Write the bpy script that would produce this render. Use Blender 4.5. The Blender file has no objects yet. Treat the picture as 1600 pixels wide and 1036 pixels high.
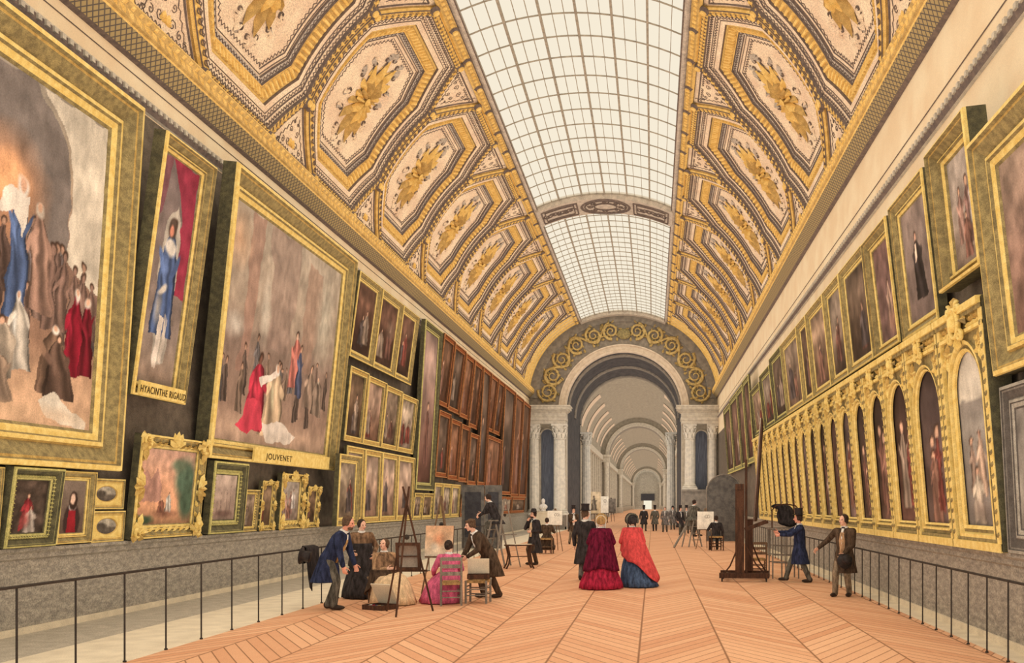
import bpy, math, random
import numpy as np
from mathutils import Vector as V, Matrix, Quaternion
random.seed(7); np.random.seed(7)
SC = bpy.context.scene
COL = SC.collection
PI = math.pi
def R(a): return math.radians(a)

# ------------------------------------------------------------------ colours and materials
def lin(c):
    out = []
    for x in c:
        x = x / 255.0
        out.append(x / 12.92 if x <= 0.04045 else ((x + 0.055) / 1.055) ** 2.4)
    return tuple(out)
MATS = {}
def mat(name, rgb, rgb2=None, scale=18.0, rough=0.75, spec=0.25, grain=0.30, gscale=70.0, big=None, streak=None):
    """matt painted surface: two tones mottled by noise, plus a fine stipple of grain"""
    if name in MATS: return MATS[name]
    m = bpy.data.materials.new(name); m.use_nodes = True
    nt = m.node_tree; N = nt.nodes; L = nt.links; N.clear()
    out = N.new('ShaderNodeOutputMaterial'); b = N.new('ShaderNodeBsdfPrincipled')
    b.inputs['Roughness'].default_value = rough
    b.inputs['Specular IOR Level'].default_value = spec
    L.new(b.outputs[0], out.inputs[0])
    geo = N.new('ShaderNodeNewGeometry')
    a = lin(rgb); c = lin(rgb2) if rgb2 else tuple(x * 0.72 for x in a)
    src = geo.outputs['Position']
    if streak:
        mp = N.new('ShaderNodeMapping'); mp.inputs['Scale'].default_value = streak
        L.new(src, mp.inputs[0]); s1 = mp.outputs[0]
    else: s1 = src
    n1 = N.new('ShaderNodeTexNoise'); n1.inputs['Scale'].default_value = scale; n1.inputs['Detail'].default_value = 3
    L.new(s1, n1.inputs['Vector'])
    r1 = N.new('ShaderNodeMapRange'); r1.inputs[1].default_value = 0.35; r1.inputs[2].default_value = 0.65
    L.new(n1.outputs[0], r1.inputs[0])
    mx = N.new('ShaderNodeMix'); mx.data_type = 'RGBA'
    mx.inputs[6].default_value = (*a, 1); mx.inputs[7].default_value = (*c, 1)
    L.new(r1.outputs[0], mx.inputs[0])
    n2 = N.new('ShaderNodeTexNoise'); n2.inputs['Scale'].default_value = gscale; n2.inputs['Detail'].default_value = 1
    L.new(src, n2.inputs['Vector'])
    r2 = N.new('ShaderNodeMapRange'); r2.inputs[1].default_value = 0.3; r2.inputs[2].default_value = 0.7
    r2.inputs[3].default_value = 1 - grain; r2.inputs[4].default_value = 1 + grain * 0.7
    L.new(n2.outputs[0], r2.inputs[0])
    mu = N.new('ShaderNodeVectorMath'); mu.operation = 'SCALE'
    L.new(mx.outputs[2], mu.inputs[0]); L.new(r2.outputs[0], mu.inputs['Scale'])
    L.new(mu.outputs[0], b.inputs['Base Color'])
    MATS[name] = m
    return m
def emit(name, rgb, k):
    m = bpy.data.materials.new(name); m.use_nodes = True
    nt = m.node_tree; nt.nodes.clear()
    o = nt.nodes.new('ShaderNodeOutputMaterial'); e = nt.nodes.new('ShaderNodeEmission')
    e.inputs[0].default_value = (*lin(rgb), 1); e.inputs[1].default_value = k
    nt.links.new(e.outputs[0], o.inputs[0]); MATS[name] = m
    return m
def frosted():
    """frosted skylight glass: glows with the daylight it scatters and lets part of it straight through"""
    m = bpy.data.materials.new('frosted_glass'); m.use_nodes = True
    nt = m.node_tree; nt.nodes.clear()
    o = nt.nodes.new('ShaderNodeOutputMaterial'); e = nt.nodes.new('ShaderNodeEmission'); t = nt.nodes.new('ShaderNodeBsdfTransparent'); a = nt.nodes.new('ShaderNodeAddShader')
    e.inputs[0].default_value = (*lin((243, 229, 202)), 1); e.inputs[1].default_value = 0.5
    t.inputs[0].default_value = (0.42, 0.40, 0.36, 1)
    nt.links.new(e.outputs[0], a.inputs[0]); nt.links.new(t.outputs[0], a.inputs[1]); nt.links.new(a.outputs[0], o.inputs[0])
    return m
def paint_mat():
    """canvas: colour painted per vertex, broken up by brush strokes and stipple"""
    m = bpy.data.materials.new('oil_paint'); m.use_nodes = True
    nt = m.node_tree; N = nt.nodes; L = nt.links; N.clear()
    out = N.new('ShaderNodeOutputMaterial'); b = N.new('ShaderNodeBsdfPrincipled')
    b.inputs['Roughness'].default_value = 0.6; b.inputs['Specular IOR Level'].default_value = 0.15
    at = N.new('ShaderNodeVertexColor'); at.layer_name = 'Col'
    geo = N.new('ShaderNodeNewGeometry')
    n2 = N.new('ShaderNodeTexNoise'); n2.inputs['Scale'].default_value = 46; n2.inputs['Detail'].default_value = 2
    L.new(geo.outputs['Position'], n2.inputs['Vector'])
    mp = N.new('ShaderNodeMapping'); mp.inputs['Scale'].default_value = (6, 6, 3); L.new(geo.outputs['Position'], mp.inputs[0])
    n3 = N.new('ShaderNodeTexNoise'); n3.inputs['Scale'].default_value = 1; n3.inputs['Detail'].default_value = 3; L.new(mp.outputs[0], n3.inputs['Vector'])
    ad = N.new('ShaderNodeMath'); ad.operation = 'ADD'; L.new(n2.outputs[0], ad.inputs[0]); L.new(n3.outputs[0], ad.inputs[1])
    r2 = N.new('ShaderNodeMapRange'); r2.inputs[1].default_value = 0.65; r2.inputs[2].default_value = 1.35
    r2.inputs[3].default_value = 0.72; r2.inputs[4].default_value = 1.26
    L.new(ad.outputs[0], r2.inputs[0])
    mu = N.new('ShaderNodeVectorMath'); mu.operation = 'SCALE'
    L.new(at.outputs[0], mu.inputs[0]); L.new(r2.outputs[0], mu.inputs['Scale'])
    L.new(mu.outputs[0], b.inputs['Base Color']); L.new(b.outputs[0], out.inputs[0])
    return m
def floor_mat():
    """chevron parquet: columns of slanting planks, dark seams, every plank its own tone"""
    m = bpy.data.materials.new('chevron_parquet'); m.use_nodes = True
    nt = m.node_tree; N = nt.nodes; L = nt.links; N.clear()
    out = N.new('ShaderNodeOutputMaterial'); b = N.new('ShaderNodeBsdfPrincipled')
    b.inputs['Roughness'].default_value = 0.55; b.inputs['Specular IOR Level'].default_value = 0.2
    geo = N.new('ShaderNodeNewGeometry'); sp = N.new('ShaderNodeSeparateXYZ'); L.new(geo.outputs['Position'], sp.inputs[0])
    def M(op, a, c=None, d=None):
        n = N.new('ShaderNodeMath'); n.operation = op
        for i, x in enumerate((a, c, d)):
            if x is None: continue
            if isinstance(x, (int, float)): n.inputs[i].default_value = x
            else: L.new(x, n.inputs[i])
        return n.outputs[0]
    W = 1.13
    cx = M('DIVIDE', M('ADD', sp.outputs[0], 0.19 + 20 * W), W)
    ci = M('FLOOR', cx); cf = M('SUBTRACT', cx, ci)
    par = M('MULTIPLY', M('SUBTRACT', M('MODULO', ci, 2.0), 0.5), 2.0)          # -1 / +1
    sl = M('MULTIPLY', M('MULTIPLY', cf, par), W * 1.75)
    pl = M('DIVIDE', M('ADD', M('ADD', sp.outputs[1], sl), 100.0), 0.36)
    pi_ = M('FLOOR', pl); pf = M('SUBTRACT', pl, pi_)
    seam = M('MINIMUM', M('MULTIPLY', M('MINIMUM', pf, M('SUBTRACT', 1.0, pf)), 0.30), M('MULTIPLY', M('MINIMUM', cf, M('SUBTRACT', 1.0, cf)), W))
    wn = N.new('ShaderNodeTexWhiteNoise'); wn.noise_dimensions = '2D'
    cb = N.new('ShaderNodeCombineXYZ'); L.new(ci, cb.inputs[0]); L.new(pi_, cb.inputs[1]); L.new(cb.outputs[0], wn.inputs['Vector'])
    ns = N.new('ShaderNodeTexNoise'); ns.inputs['Scale'].default_value = 1.0; ns.inputs['Detail'].default_value = 4
    mp = N.new('ShaderNodeMapping'); mp.inputs['Scale'].default_value = (9, 3, 1); L.new(geo.outputs['Position'], mp.inputs[0]); L.new(mp.outputs[0], ns.inputs['Vector'])
    t = M('ADD', M('MULTIPLY', wn.outputs[0], 0.75), M('MULTIPLY', ns.outputs[0], 0.5))
    mx = N.new('ShaderNodeMix'); mx.data_type = 'RGBA'; L.new(M('SUBTRACT', t, 0.15), mx.inputs[0])
    mx.inputs[6].default_value = (*lin((205, 146, 106)), 1); mx.inputs[7].default_value = (*lin((229, 179, 136)), 1)
    ss = N.new('ShaderNodeMapRange'); ss.inputs[1].default_value = 0.004; ss.inputs[2].default_value = 0.022
    L.new(seam, ss.inputs[0])
    m2 = N.new('ShaderNodeMix'); m2.data_type = 'RGBA'; L.new(ss.outputs[0], m2.inputs[0])
    m2.inputs[6].default_value = (*lin((136, 94, 64)), 1); L.new(mx.outputs[2], m2.inputs[7])
    n3 = N.new('ShaderNodeTexNoise'); n3.inputs['Scale'].default_value = 60; L.new(geo.outputs['Position'], n3.inputs['Vector'])
    r3 = N.new('ShaderNodeMapRange'); r3.inputs[1].default_value = 0.3; r3.inputs[2].default_value = 0.7; r3.inputs[3].default_value = 0.84; r3.inputs[4].default_value = 1.1; L.new(n3.outputs[0], r3.inputs[0])
    mu = N.new('ShaderNodeVectorMath'); mu.operation = 'SCALE'; L.new(m2.outputs[2], mu.inputs[0]); L.new(r3.outputs[0], mu.inputs['Scale'])
    L.new(mu.outputs[0], b.inputs['Base Color']); L.new(b.outputs[0], out.inputs[0])
    return m
def lattice_mat():
    """dark lattice-work strip on the cornice"""
    m = bpy.data.materials.new('lattice_paint'); m.use_nodes = True
    nt = m.node_tree; N = nt.nodes; L = nt.links; N.clear()
    out = N.new('ShaderNodeOutputMaterial'); b = N.new('ShaderNodeBsdfPrincipled'); b.inputs['Roughness'].default_value = 0.8; b.inputs['Specular IOR Level'].default_value = 0.1
    geo = N.new('ShaderNodeNewGeometry'); sp = N.new('ShaderNodeSeparateXYZ'); L.new(geo.outputs['Position'], sp.inputs[0])
    def M(op, a, c=None):
        n = N.new('ShaderNodeMath'); n.operation = op
        for i, x in enumerate((a, c)):
            if x is None: continue
            if isinstance(x, (int, float)): n.inputs[i].default_value = x
            else: L.new(x, n.inputs[i])
        return n.outputs[0]
    def w(s):
        v = M('FRACT', M('MULTIPLY', M('ADD', sp.outputs[1], M('MULTIPLY', sp.outputs[2], s)), 6.0))
        return M('ABSOLUTE', M('SUBTRACT', v, 0.5))
    d = M('MINIMUM', w(1.4), w(-1.4))
    r = N.new('ShaderNodeMapRange'); r.inputs[1].default_value = 0.06; r.inputs[2].default_value = 0.16; L.new(d, r.inputs[0])
    mx = N.new('ShaderNodeMix'); mx.data_type = 'RGBA'; L.new(r.outputs[0], mx.inputs[0])
    mx.inputs[6].default_value = (*lin((96, 88, 80)), 1); mx.inputs[7].default_value = (*lin((172, 150, 104)), 1)
    L.new(mx.outputs[2], b.inputs['Base Color']); L.new(b.outputs[0], out.inputs[0])
    return m

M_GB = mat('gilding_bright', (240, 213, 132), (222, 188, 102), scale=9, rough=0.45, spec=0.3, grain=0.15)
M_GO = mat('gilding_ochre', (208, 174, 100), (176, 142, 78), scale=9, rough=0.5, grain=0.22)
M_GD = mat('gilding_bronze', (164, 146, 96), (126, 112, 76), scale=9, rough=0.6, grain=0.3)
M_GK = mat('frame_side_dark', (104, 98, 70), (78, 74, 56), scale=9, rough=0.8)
M_OR = mat('gilding_red', (190, 130, 80), (152, 98, 58), scale=9, rough=0.5, grain=0.2)
M_WB = mat('wall_brown', (118, 106, 90), (96, 86, 74), scale=4, grain=0.3)
M_DADO = mat('dado_grey', (168, 158, 139), (138, 130, 116), scale=5, grain=0.34, gscale=45, streak=(1, 1, 3))
M_CREAM = mat('frieze_cream', (234, 214, 176), (226, 200, 160), scale=1.2, grain=0.08)
M_PALE = mat('pale_stone', (222, 206, 174), (206, 190, 160), scale=3, grain=0.14)
M_STONE = mat('grey_stone', (206, 194, 170), (182, 170, 150), scale=4, grain=0.22)
M_STONED = mat('dark_stone', (150, 140, 124), (126, 118, 106), scale=4, grain=0.3)
M_BORD = mat('border_floor', (184, 172, 150), (164, 154, 134), scale=5, grain=0.3, gscale=50)
M_CEIL = mat('ceiling_plaster', (246, 222, 186), (232, 202, 168), scale=1.4, grain=0.30, gscale=34)
M_CEILG = mat('ceiling_grey', (206, 190, 168), (180, 166, 148), scale=5, grain=0.3, gscale=34)
M_LINE = mat('ornament_line', (128, 112, 100), (104, 92, 86), scale=9, grain=0.2)  # dark lines; on the coffers they put the shade of leaf moulding into colour
M_CG = mat('ceiling_gold', (248, 210, 128), (228, 184, 100), scale=7, rough=0.6, grain=0.25)
M_CGD = mat('ceiling_gold_deep', (214, 176, 106), (180, 146, 88), scale=7, rough=0.6, grain=0.3)
M_NICHE = mat('niche_blue', (112, 116, 124), (84, 86, 94), scale=3, grain=0.35, streak=(8, 8, 0.4))
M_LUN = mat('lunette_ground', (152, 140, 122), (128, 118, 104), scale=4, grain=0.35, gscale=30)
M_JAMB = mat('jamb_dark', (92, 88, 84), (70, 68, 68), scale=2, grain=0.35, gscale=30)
M_BAR = mat('glazing_iron', (172, 160, 140), scale=5, grain=0.1)
M_IRON = mat('black_iron', (62, 56, 50), scale=9, grain=0.2)
M_DWOOD = mat('dark_wood', (86, 58, 42), (60, 42, 32), scale=3, streak=(6, 6, 1), grain=0.3)
M_WOOD = mat('brown_wood', (132, 104, 78), (104, 82, 62), scale=3, streak=(6, 6, 1), grain=0.3)
M_GWOOD = mat('grey_wood', (146, 134, 116), (116, 106, 94), scale=3, streak=(6, 6, 1), grain=0.3)
M_SCREEN = mat('screen_grey', (112, 106, 96), (88, 84, 78), scale=5, grain=0.35)
M_SCREEND = mat('screen_panel', (70, 68, 68), (56, 54, 56), scale=5, grain=0.3)
M_INK = mat('ink', (72, 58, 36), grain=0.05)
M_PAINT = paint_mat(); M_FLOOR = floor_mat(); M_LAT = lattice_mat()
M_GLASS = frosted()
M_DOORLIT = emit('daylit_doorway', (250, 240, 215), 0.9)


class MB:
    def __init__(s): s.v = []; s.f = []; s.m = []
    def add(s, vs, fs, m=0):
        o = len(s.v); s.v.extend(tuple(p) for p in vs)
        s.f.extend(tuple(i + o for i in f) for f in fs); s.m.extend([m] * len(fs))
    def box(s, lo, hi, m=0, M=None):
        x0, y0, z0 = lo; x1, y1, z1 = hi
        vs = [V(p) for p in ((x0, y0, z0), (x1, y0, z0), (x1, y1, z0), (x0, y1, z0), (x0, y0, z1), (x1, y0, z1), (x1, y1, z1), (x0, y1, z1))]
        if M: vs = [M @ p for p in vs]
        s.add(vs, [(3, 2, 1, 0), (4, 5, 6, 7), (0, 1, 5, 4), (1, 2, 6, 5), (2, 3, 7, 6), (3, 0, 4, 7)], m)
    def bar(s, p, q, w, d=None, m=0):
        """square bar from p to q"""
        s.tube([p, q], [w * 0.7071, w * 0.7071], 4, m)
    def tube(s, pts, r, seg=8, m=0, caps=True, flat=None):
        pts = [V(p) for p in pts]
        if not isinstance(r, (list, tuple)): r = [r] * len(pts)
        n = len(pts); vs = []; prev = None
        for i, p in enumerate(pts):
            t = (pts[min(i + 1, n - 1)] - pts[max(i - 1, 0)])
            if t.length < 1e-9: t = V((0, 0, 1))
            t.normalize()
            if prev is None:
                a = V((0, 0, 1)) if abs(t.z) < 0.9 else V((1, 0, 0))
                prev = (a - t * a.dot(t)).normalized()
            else:
                prev = prev - t * prev.dot(t)
                prev = prev.normalized() if prev.length > 1e-6 else t.orthogonal().normalized()
            b = t.cross(prev)
            for k in range(seg):
                a = 2 * PI * (k + 0.5) / seg
                vs.append(p + (prev * math.cos(a) + b * math.sin(a)) * r[i])
        fs = [(i * seg + k, i * seg + (k + 1) % seg, (i + 1) * seg + (k + 1) % seg, (i + 1) * seg + k) for i in range(n - 1) for k in range(seg)]
        if caps:
            fs.append(tuple(range(seg - 1, -1, -1))); fs.append(tuple((n - 1) * seg + k for k in range(seg)))
        s.add(vs, fs, m)
    def loft(s, rings, m=0, caps=True):
        seg = len(rings[0]); n = len(rings)
        vs = [p for r in rings for p in r]
        fs = [(i * seg + k, i * seg + (k + 1) % seg, (i + 1) * seg + (k + 1) % seg, (i + 1) * seg + k) for i in range(n - 1) for k in range(seg)]
        if caps:
            fs.append(tuple(range(seg - 1, -1, -1))); fs.append(tuple((n - 1) * seg + k for k in range(seg)))
        s.add(vs, fs, m)
    def lathe(s, prof, c=(0, 0, 0), seg=20, m=0, M=None):
        """profile of (r, z) turned round the z axis through c"""
        rings = []
        for r, z in prof:
            rings.append([V((r * math.cos(2 * PI * k / seg), r * math.sin(2 * PI * k / seg), z)) for k in range(seg)])
        C = V(c)
        rings = [[(M @ p if M else p) + C for p in r] for r in rings]
        s.loft(rings, m)
    def ell(s, c, rad, M=None, seg=14, m=0):
        C = V(c); rings = []
        h = seg // 2
        for i in range(1, h):
            a = PI * i / h - PI / 2
            rings.append([C + (M @ V((rad[0] * math.cos(a) * math.cos(2 * PI * k / seg), rad[1] * math.cos(a) * math.sin(2 * PI * k / seg), rad[2] * math.sin(a))) if M else V((rad[0] * math.cos(a) * math.cos(2 * PI * k / seg), rad[1] * math.cos(a) * math.sin(2 * PI * k / seg), rad[2] * math.sin(a)))) for k in range(seg)])
        vs = [p for r in rings for p in r]; n = len(rings)
        fs = [(i * seg + k, i * seg + (k + 1) % seg, (i + 1) * seg + (k + 1) % seg, (i + 1) * seg + k) for i in range(n - 1) for k in range(seg)]
        lo = len(vs); e = V((0, 0, rad[2])); e = M @ e if M else e
        vs += [C - e, C + e]
        fs += [(lo, (k + 1) % seg, k) for k in range(seg)] + [(lo + 1, (n - 1) * seg + k, (n - 1) * seg + (k + 1) % seg) for k in range(seg)]
        s.add(vs, fs, m)
    def prism(s, poly, z0, z1, m=0, M=None):
        n = len(poly)
        vs = [V((x, y, z0)) for x, y in poly] + [V((x, y, z1)) for x, y in poly]
        if M: vs = [M @ p for p in vs]
        s.add(vs, [tuple(range(n - 1, -1, -1)), tuple(range(n, 2 * n))] + [(k, (k + 1) % n, n + (k + 1) % n, n + k) for k in range(n)], m)
    def mesh(s, name, mats, smooth=False, fn=None):
        me = bpy.data.meshes.new(name)
        vs = [fn(p) for p in s.v] if fn else s.v
        me.from_pydata([tuple(p) for p in vs], [], s.f)
        for m in (mats if isinstance(mats, (list, tuple)) else [mats]): me.materials.append(m)
        if isinstance(mats, (list, tuple)) and len(mats) > 1: me.polygons.foreach_set('material_index', s.m)
        if smooth: me.polygons.foreach_set('use_smooth', [True] * len(me.polygons))
        me.update()
        return me
    def build(s, name, mats, parent=None, smooth=False, fn=None, M=None):
        return link(name, s.mesh(name, mats, smooth, fn), parent, M)
def link(name, data, parent=None, M=None):
    o = bpy.data.objects.new(name, data); COL.objects.link(o)
    if parent is not None: o.parent = parent
    if M is not None: o.matrix_local = M
    return o
def empty(name, loc=(0, 0, 0), rz=0.0, M=None):
    o = bpy.data.objects.new(name, None); COL.objects.link(o); o.empty_display_size = 0.2
    if M is not None: o.matrix_world = M
    else: o.location = loc; o.rotation_euler = (0, 0, rz)
    return o
def tag(o, label=None, cat=None, group=None, kind=None):
    if label: o['label'] = label
    if cat: o['category'] = cat
    if group: o['group'] = group
    if kind: o['kind'] = kind
    return o
def struct(mb, name, mats, **k):
    o = mb.build(name, mats, **k); o['kind'] = 'structure'; return o
def copy_tree(o, parent=None):
    c = o.copy(); COL.objects.link(c); c.parent = parent
    for ch in o.children: copy_tree(ch, c)
    return c

# ------------------------------------------------------------------ the place: plan of the gallery (metres; y runs down the gallery, z up)
XL, XR, XC = -9.48, 4.88, -2.30           # side walls and the axis
AE, BE, ZS = 7.18, 6.5, 10.0              # elliptical vault
YA, YE = -2.0, 73.2                       # near end and end wall
RAILL, RAILR = -6.5, 4.36
TSKY = math.acos(3.18 / AE)
_T = np.linspace(0, TSKY, 2001)
_P = np.stack([AE * np.cos(_T), BE * np.sin(_T)], 1)
_S = np.concatenate([[0], np.cumsum(np.hypot(*np.diff(_P, axis=0).T))])
STOT = float(_S[-1])
def vault(side, s, y, h):
    """point on the vault: s metres up the curve from the springing, h metres in from the plaster"""
    t = float(np.interp(s, _S, _T)); c, n = math.cos(t), math.sin(t)
    px, pz = AE * c, BE * n
    nx, nz = -BE * c, -AE * n; q = math.hypot(nx, nz)
    return (XC + side * (px + nx / q * h), y, ZS + pz + nz / q * h)
def skyz(x):
    return ZS + BE * math.sqrt(max(0.0, 1 - ((x - XC) / AE) ** 2))
# ------------------------------------------------------------------ setting: floor, walls, cornices
mb = MB()
mb.box((RAILL, YA, -0.2), (RAILR + 0.1, YE + 1, 0.0))
struct(mb, 'floor', M_FLOOR)
mb = MB(); mb.box((-8.0, YA, -0.2), (RAILL, YE + 1, 0.0)); mb.box((RAILR + 0.1, YA, -0.2), (XR + 0.3, YE + 1, 0.0))
struct(mb, 'floor_border', M_PALE)
mb = MB(); mb.box((XL - 0.3, YA, -0.2), (-8.0, YE + 1, 0.0)); struct(mb, 'floor_edge', M_BORD)
def wall(name, x, sg, zc):
    mb = MB()
    for z0, z1, m, o in ((0, 1.28, 0, 0.05), (1.28, zc, 1, 0.0), (zc, ZS + 0.9, 2, 0.0)):
        a, b = x - sg * o, x + sg * 0.35
        mb.box((min(a, b), YA, z0), (max(a, b), YE + 1, z1), m)
    struct(mb, name, [M_DADO, M_WB, M_CREAM])
wall('wall_left', XL, -1, 9.2); wall('wall_right', XR, 1, 7.2)
for k, (x, sg, nm) in enumerate(((XL, 1, 'baseboard_left'), (XR, -1, 'baseboard_right'))):
    mb = MB(); mb.box((min(x, x + sg * 0.09), YA, 0), (max(x, x + sg * 0.09), YE, 0.1), 0); struct(mb, nm, M_PALE)
def sweep(mb, prof, x, sg, y0, y1, mats):
    """mouldings that run along a side wall: prof = (out from wall, z)"""
    for i in range(len(prof) - 1):
        (o0, z0), (o1, z1) = prof[i], prof[i + 1]
        vs = [(x + sg * o0, y0, z0), (x + sg * o0, y1, z0), (x + sg * o1, y1, z1), (x + sg * o1, y0, z1)]
        mb.add(vs, [(0, 1, 2, 3)], mats[i])
def bead(mb, c, r, m=0):
    """small faceted boss"""
    x, y, z = c
    mb.add([(x - r[0], y, z), (x, y - r[1], z), (x + r[0], y, z), (x, y + r[1], z), (x, y, z + r[2])], [(0, 1, 4), (1, 2, 4), (2, 3, 4), (3, 0, 4)], m)
for sd, x, sg, zb in ((-1, XL, 1, 9.32), (1, XR, -1, 8.45)):
    mb = MB()
    sweep(mb, [(0, 9.98), (0.10, 10.02), (0.34, 10.30), (0.36, 10.33), (0.40, 10.36), (0.40, 10.68), (0.36, 10.72), (0.30, 10.80), (0.02, 10.84)], x, sg, YA, YE, [3, 1, 0, 2, 2, 2, 0, 2])
    y = 12.0; k = 0
    while y < YE - 0.2:                                        # running leaf pattern on the gold band
        w = 0.11
        xx = x + sg * 0.40
        for dz in (-0.07, 0.07):
            cz = 10.52 + dz; yo = y + (0.09 if dz > 0 else 0)
            a = 0.10 * (1 if dz > 0 else -1)
            mb.add([(xx, yo - w, cz - a * 0.6), (xx, yo, cz + 0.05), (xx, yo + w, cz + a * 0.6), (xx, yo, cz - 0.05), (xx + sg * 0.05, yo, cz)], [(0, 1, 4), (1, 2, 4), (2, 3, 4), (3, 0, 4)], 4)
        y += 0.26; k += 1
    o = struct(mb, 'trim_1' if sd < 0 else 'trim_2', [M_CG, M_LAT, M_CGD, M_LINE, M_CG])
    # beaded moulding and fine lines on the frieze
    mb = MB()
    sweep(mb, [(0, zb - 0.10), (0.05, zb - 0.08), (0.09, zb), (0.09, zb + 0.10), (0.05, zb + 0.16), (0, zb + 0.17)], x, sg, YA, YE, [1, 0, 0, 1, 0])
    y = 8.0
    while y < YE - 0.2:
        mb.box((min(x + sg * 0.09, x + sg * 0.13), y, zb + 0.01), (max(x + sg * 0.09, x + sg * 0.13), y + 0.09, zb + 0.10), 1); y += 0.2
    sweep(mb, [(0.004, zb + 0.45), (0.02, zb + 0.46), (0.004, zb + 0.475)], x, sg, YA, YE, [0, 0])
    struct(mb, 'trim_3' if sd < 0 else 'trim_4', [M_LINE, M_STONE])
    mb = MB()                                                  # dado cap
    sweep(mb, [(0.05, 1.10), (0.09, 1.13), (0.09, 1.2), (0.14, 1.24), (0.14, 1.29), (0.0, 1.30)], x, sg, YA, YE, [0] * 5)
    struct(mb, 'trim_5' if sd < 0 else 'trim_6', M_DADO)

# ------------------------------------------------------------------ ceiling: coffered vault either side of a skylight
S0, S1 = 0.80, STOT - 0.52
HS, HY = (S1 - S0) / 2, 3.2
def inset(poly, d):
    n = len(poly); out = []
    L = []
    for i in range(n):
        a, b = poly[i], poly[(i + 1) % n]
        dx, dy = b[0] - a[0], b[1] - a[1]; q = math.hypot(dx, dy)
        nx, ny = -dy / q, dx / q
        L.append((a[0] + nx * d, a[1] + ny * d, dx / q, dy / q))
    for i in range(n):
        x1, y1, a1, b1 = L[i - 1]; x2, y2, a2, b2 = L[i]
        det = a1 * b2 - b1 * a2
        if abs(det) < 1e-9: out.append((x2, y2)); continue
        t = ((x2 - x1) * b2 - (y2 - y1) * a2) / det
        out.append((x1 + a1 * t, y1 + b1 * t))
    return out
CY, CS = 1.5, 1.6
OCT = [(HY, -HS + CS), (HY, HS - CS), (HY - CY, HS), (-HY + CY, HS), (-HY, HS - CS), (-HY, -HS + CS), (-HY + CY, -HS), (HY - CY, -HS)]   # (y, s)
def dens(poly, n=7):
    out = []
    for i in range(len(poly)):
        a, b = poly[i], poly[(i + 1) % len(poly)]
        out += [(a[0] + (b[0] - a[0]) * k / n, a[1] + (b[1] - a[1]) * k / n) for k in range(n)]
    return out
def walk(poly, step):
    """points and tangents along a closed polygon; whole number of steps to every side"""
    for i in range(len(poly)):
        a, b = poly[i], poly[(i + 1) % len(poly)]
        q = math.hypot(b[0] - a[0], b[1] - a[1]); n = max(2, round(q / step)); t = ((b[0] - a[0]) / q, (b[1] - a[1]) / q)
        for k in range(n):
            u = (k + 0.5) / n
            yield (a[0] + (b[0] - a[0]) * u, a[1] + (b[1] - a[1]) * u), t, q / n
def ridge(mb, pts, w, h, hh, m):
    """raised line in the (y, s) plane"""
    n = len(pts); vs = []
    for i, p in enumerate(pts):
        a, b = pts[max(i - 1, 0)], pts[min(i + 1, n - 1)]
        dx, dy = b[0] - a[0], b[1] - a[1]; q = math.hypot(dx, dy) or 1
        nx, ny = -dy / q * w, dx / q * w
        vs += [(p[0] - nx, p[1] - ny, h), (p[0], p[1], h + hh), (p[0] + nx, p[1] + ny, h)]
    mb.add(vs, [f for i in range(n - 1) for f in ((3 * i, 3 * i + 1, 3 * i + 4, 3 * i + 3), (3 * i + 1, 3 * i + 2, 3 * i + 5, 3 * i + 4))], m)
def zigzag(mb, poly, step, amp, w, h, m):  # dark ridges, coloured as the shade of a small leaf moulding
    for (c, t, q) in walk(poly, step):
        n = (-t[1], t[0])
        a = (c[0] - t[0] * q / 2, c[1] - t[1] * q / 2); b = (c[0] + n[0] * amp, c[1] + n[1] * amp); d = (c[0] + t[0] * q / 2, c[1] + t[1] * q / 2)
        ridge(mb, [a, b, d], w, h, 0.02, m)
def leaf(mb, base, ang, ln, wd, h, hh, m, m2=None):
    ca, sa = math.cos(ang), math.sin(ang)
    def P(u, w, z): return (base[0] + ca * u - sa * w, base[1] + sa * u + ca * w, z)
    vs = [P(0, 0, h), P(ln * 0.35, wd * 0.7, h), P(ln * 0.7, wd, h), P(ln, 0, h + hh * 0.3), P(ln * 0.7, -wd, h), P(ln * 0.35, -wd * 0.7, h), P(ln * 0.15, 0, h + hh * 0.7), P(ln * 0.65, 0, h + hh)]
    mb.add(vs, [(0, 6, 1), (1, 6, 7, 2), (2, 7, 3)], m); mb.add(vs, [(0, 5, 6), (5, 4, 7, 6), (4, 3, 7)], m if m2 is None else m2)  # with m2, halves differ in tone: leaf shading put into colour
def spiral(c, r, turns, a0, sg=1, n=14, k=0.12):
    return [(c[0] + r * (1 - (1 - k) * i / n) * math.cos(a0 + sg * 2 * PI * turns * i / n), c[1] + r * (1 - (1 - k) * i / n) * math.sin(a0 + sg * 2 * PI * turns * i / n)) for i in range(n + 1)]
CM = [M_CEIL, M_CG, M_CGD, M_LINE, M_CEILG]
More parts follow.
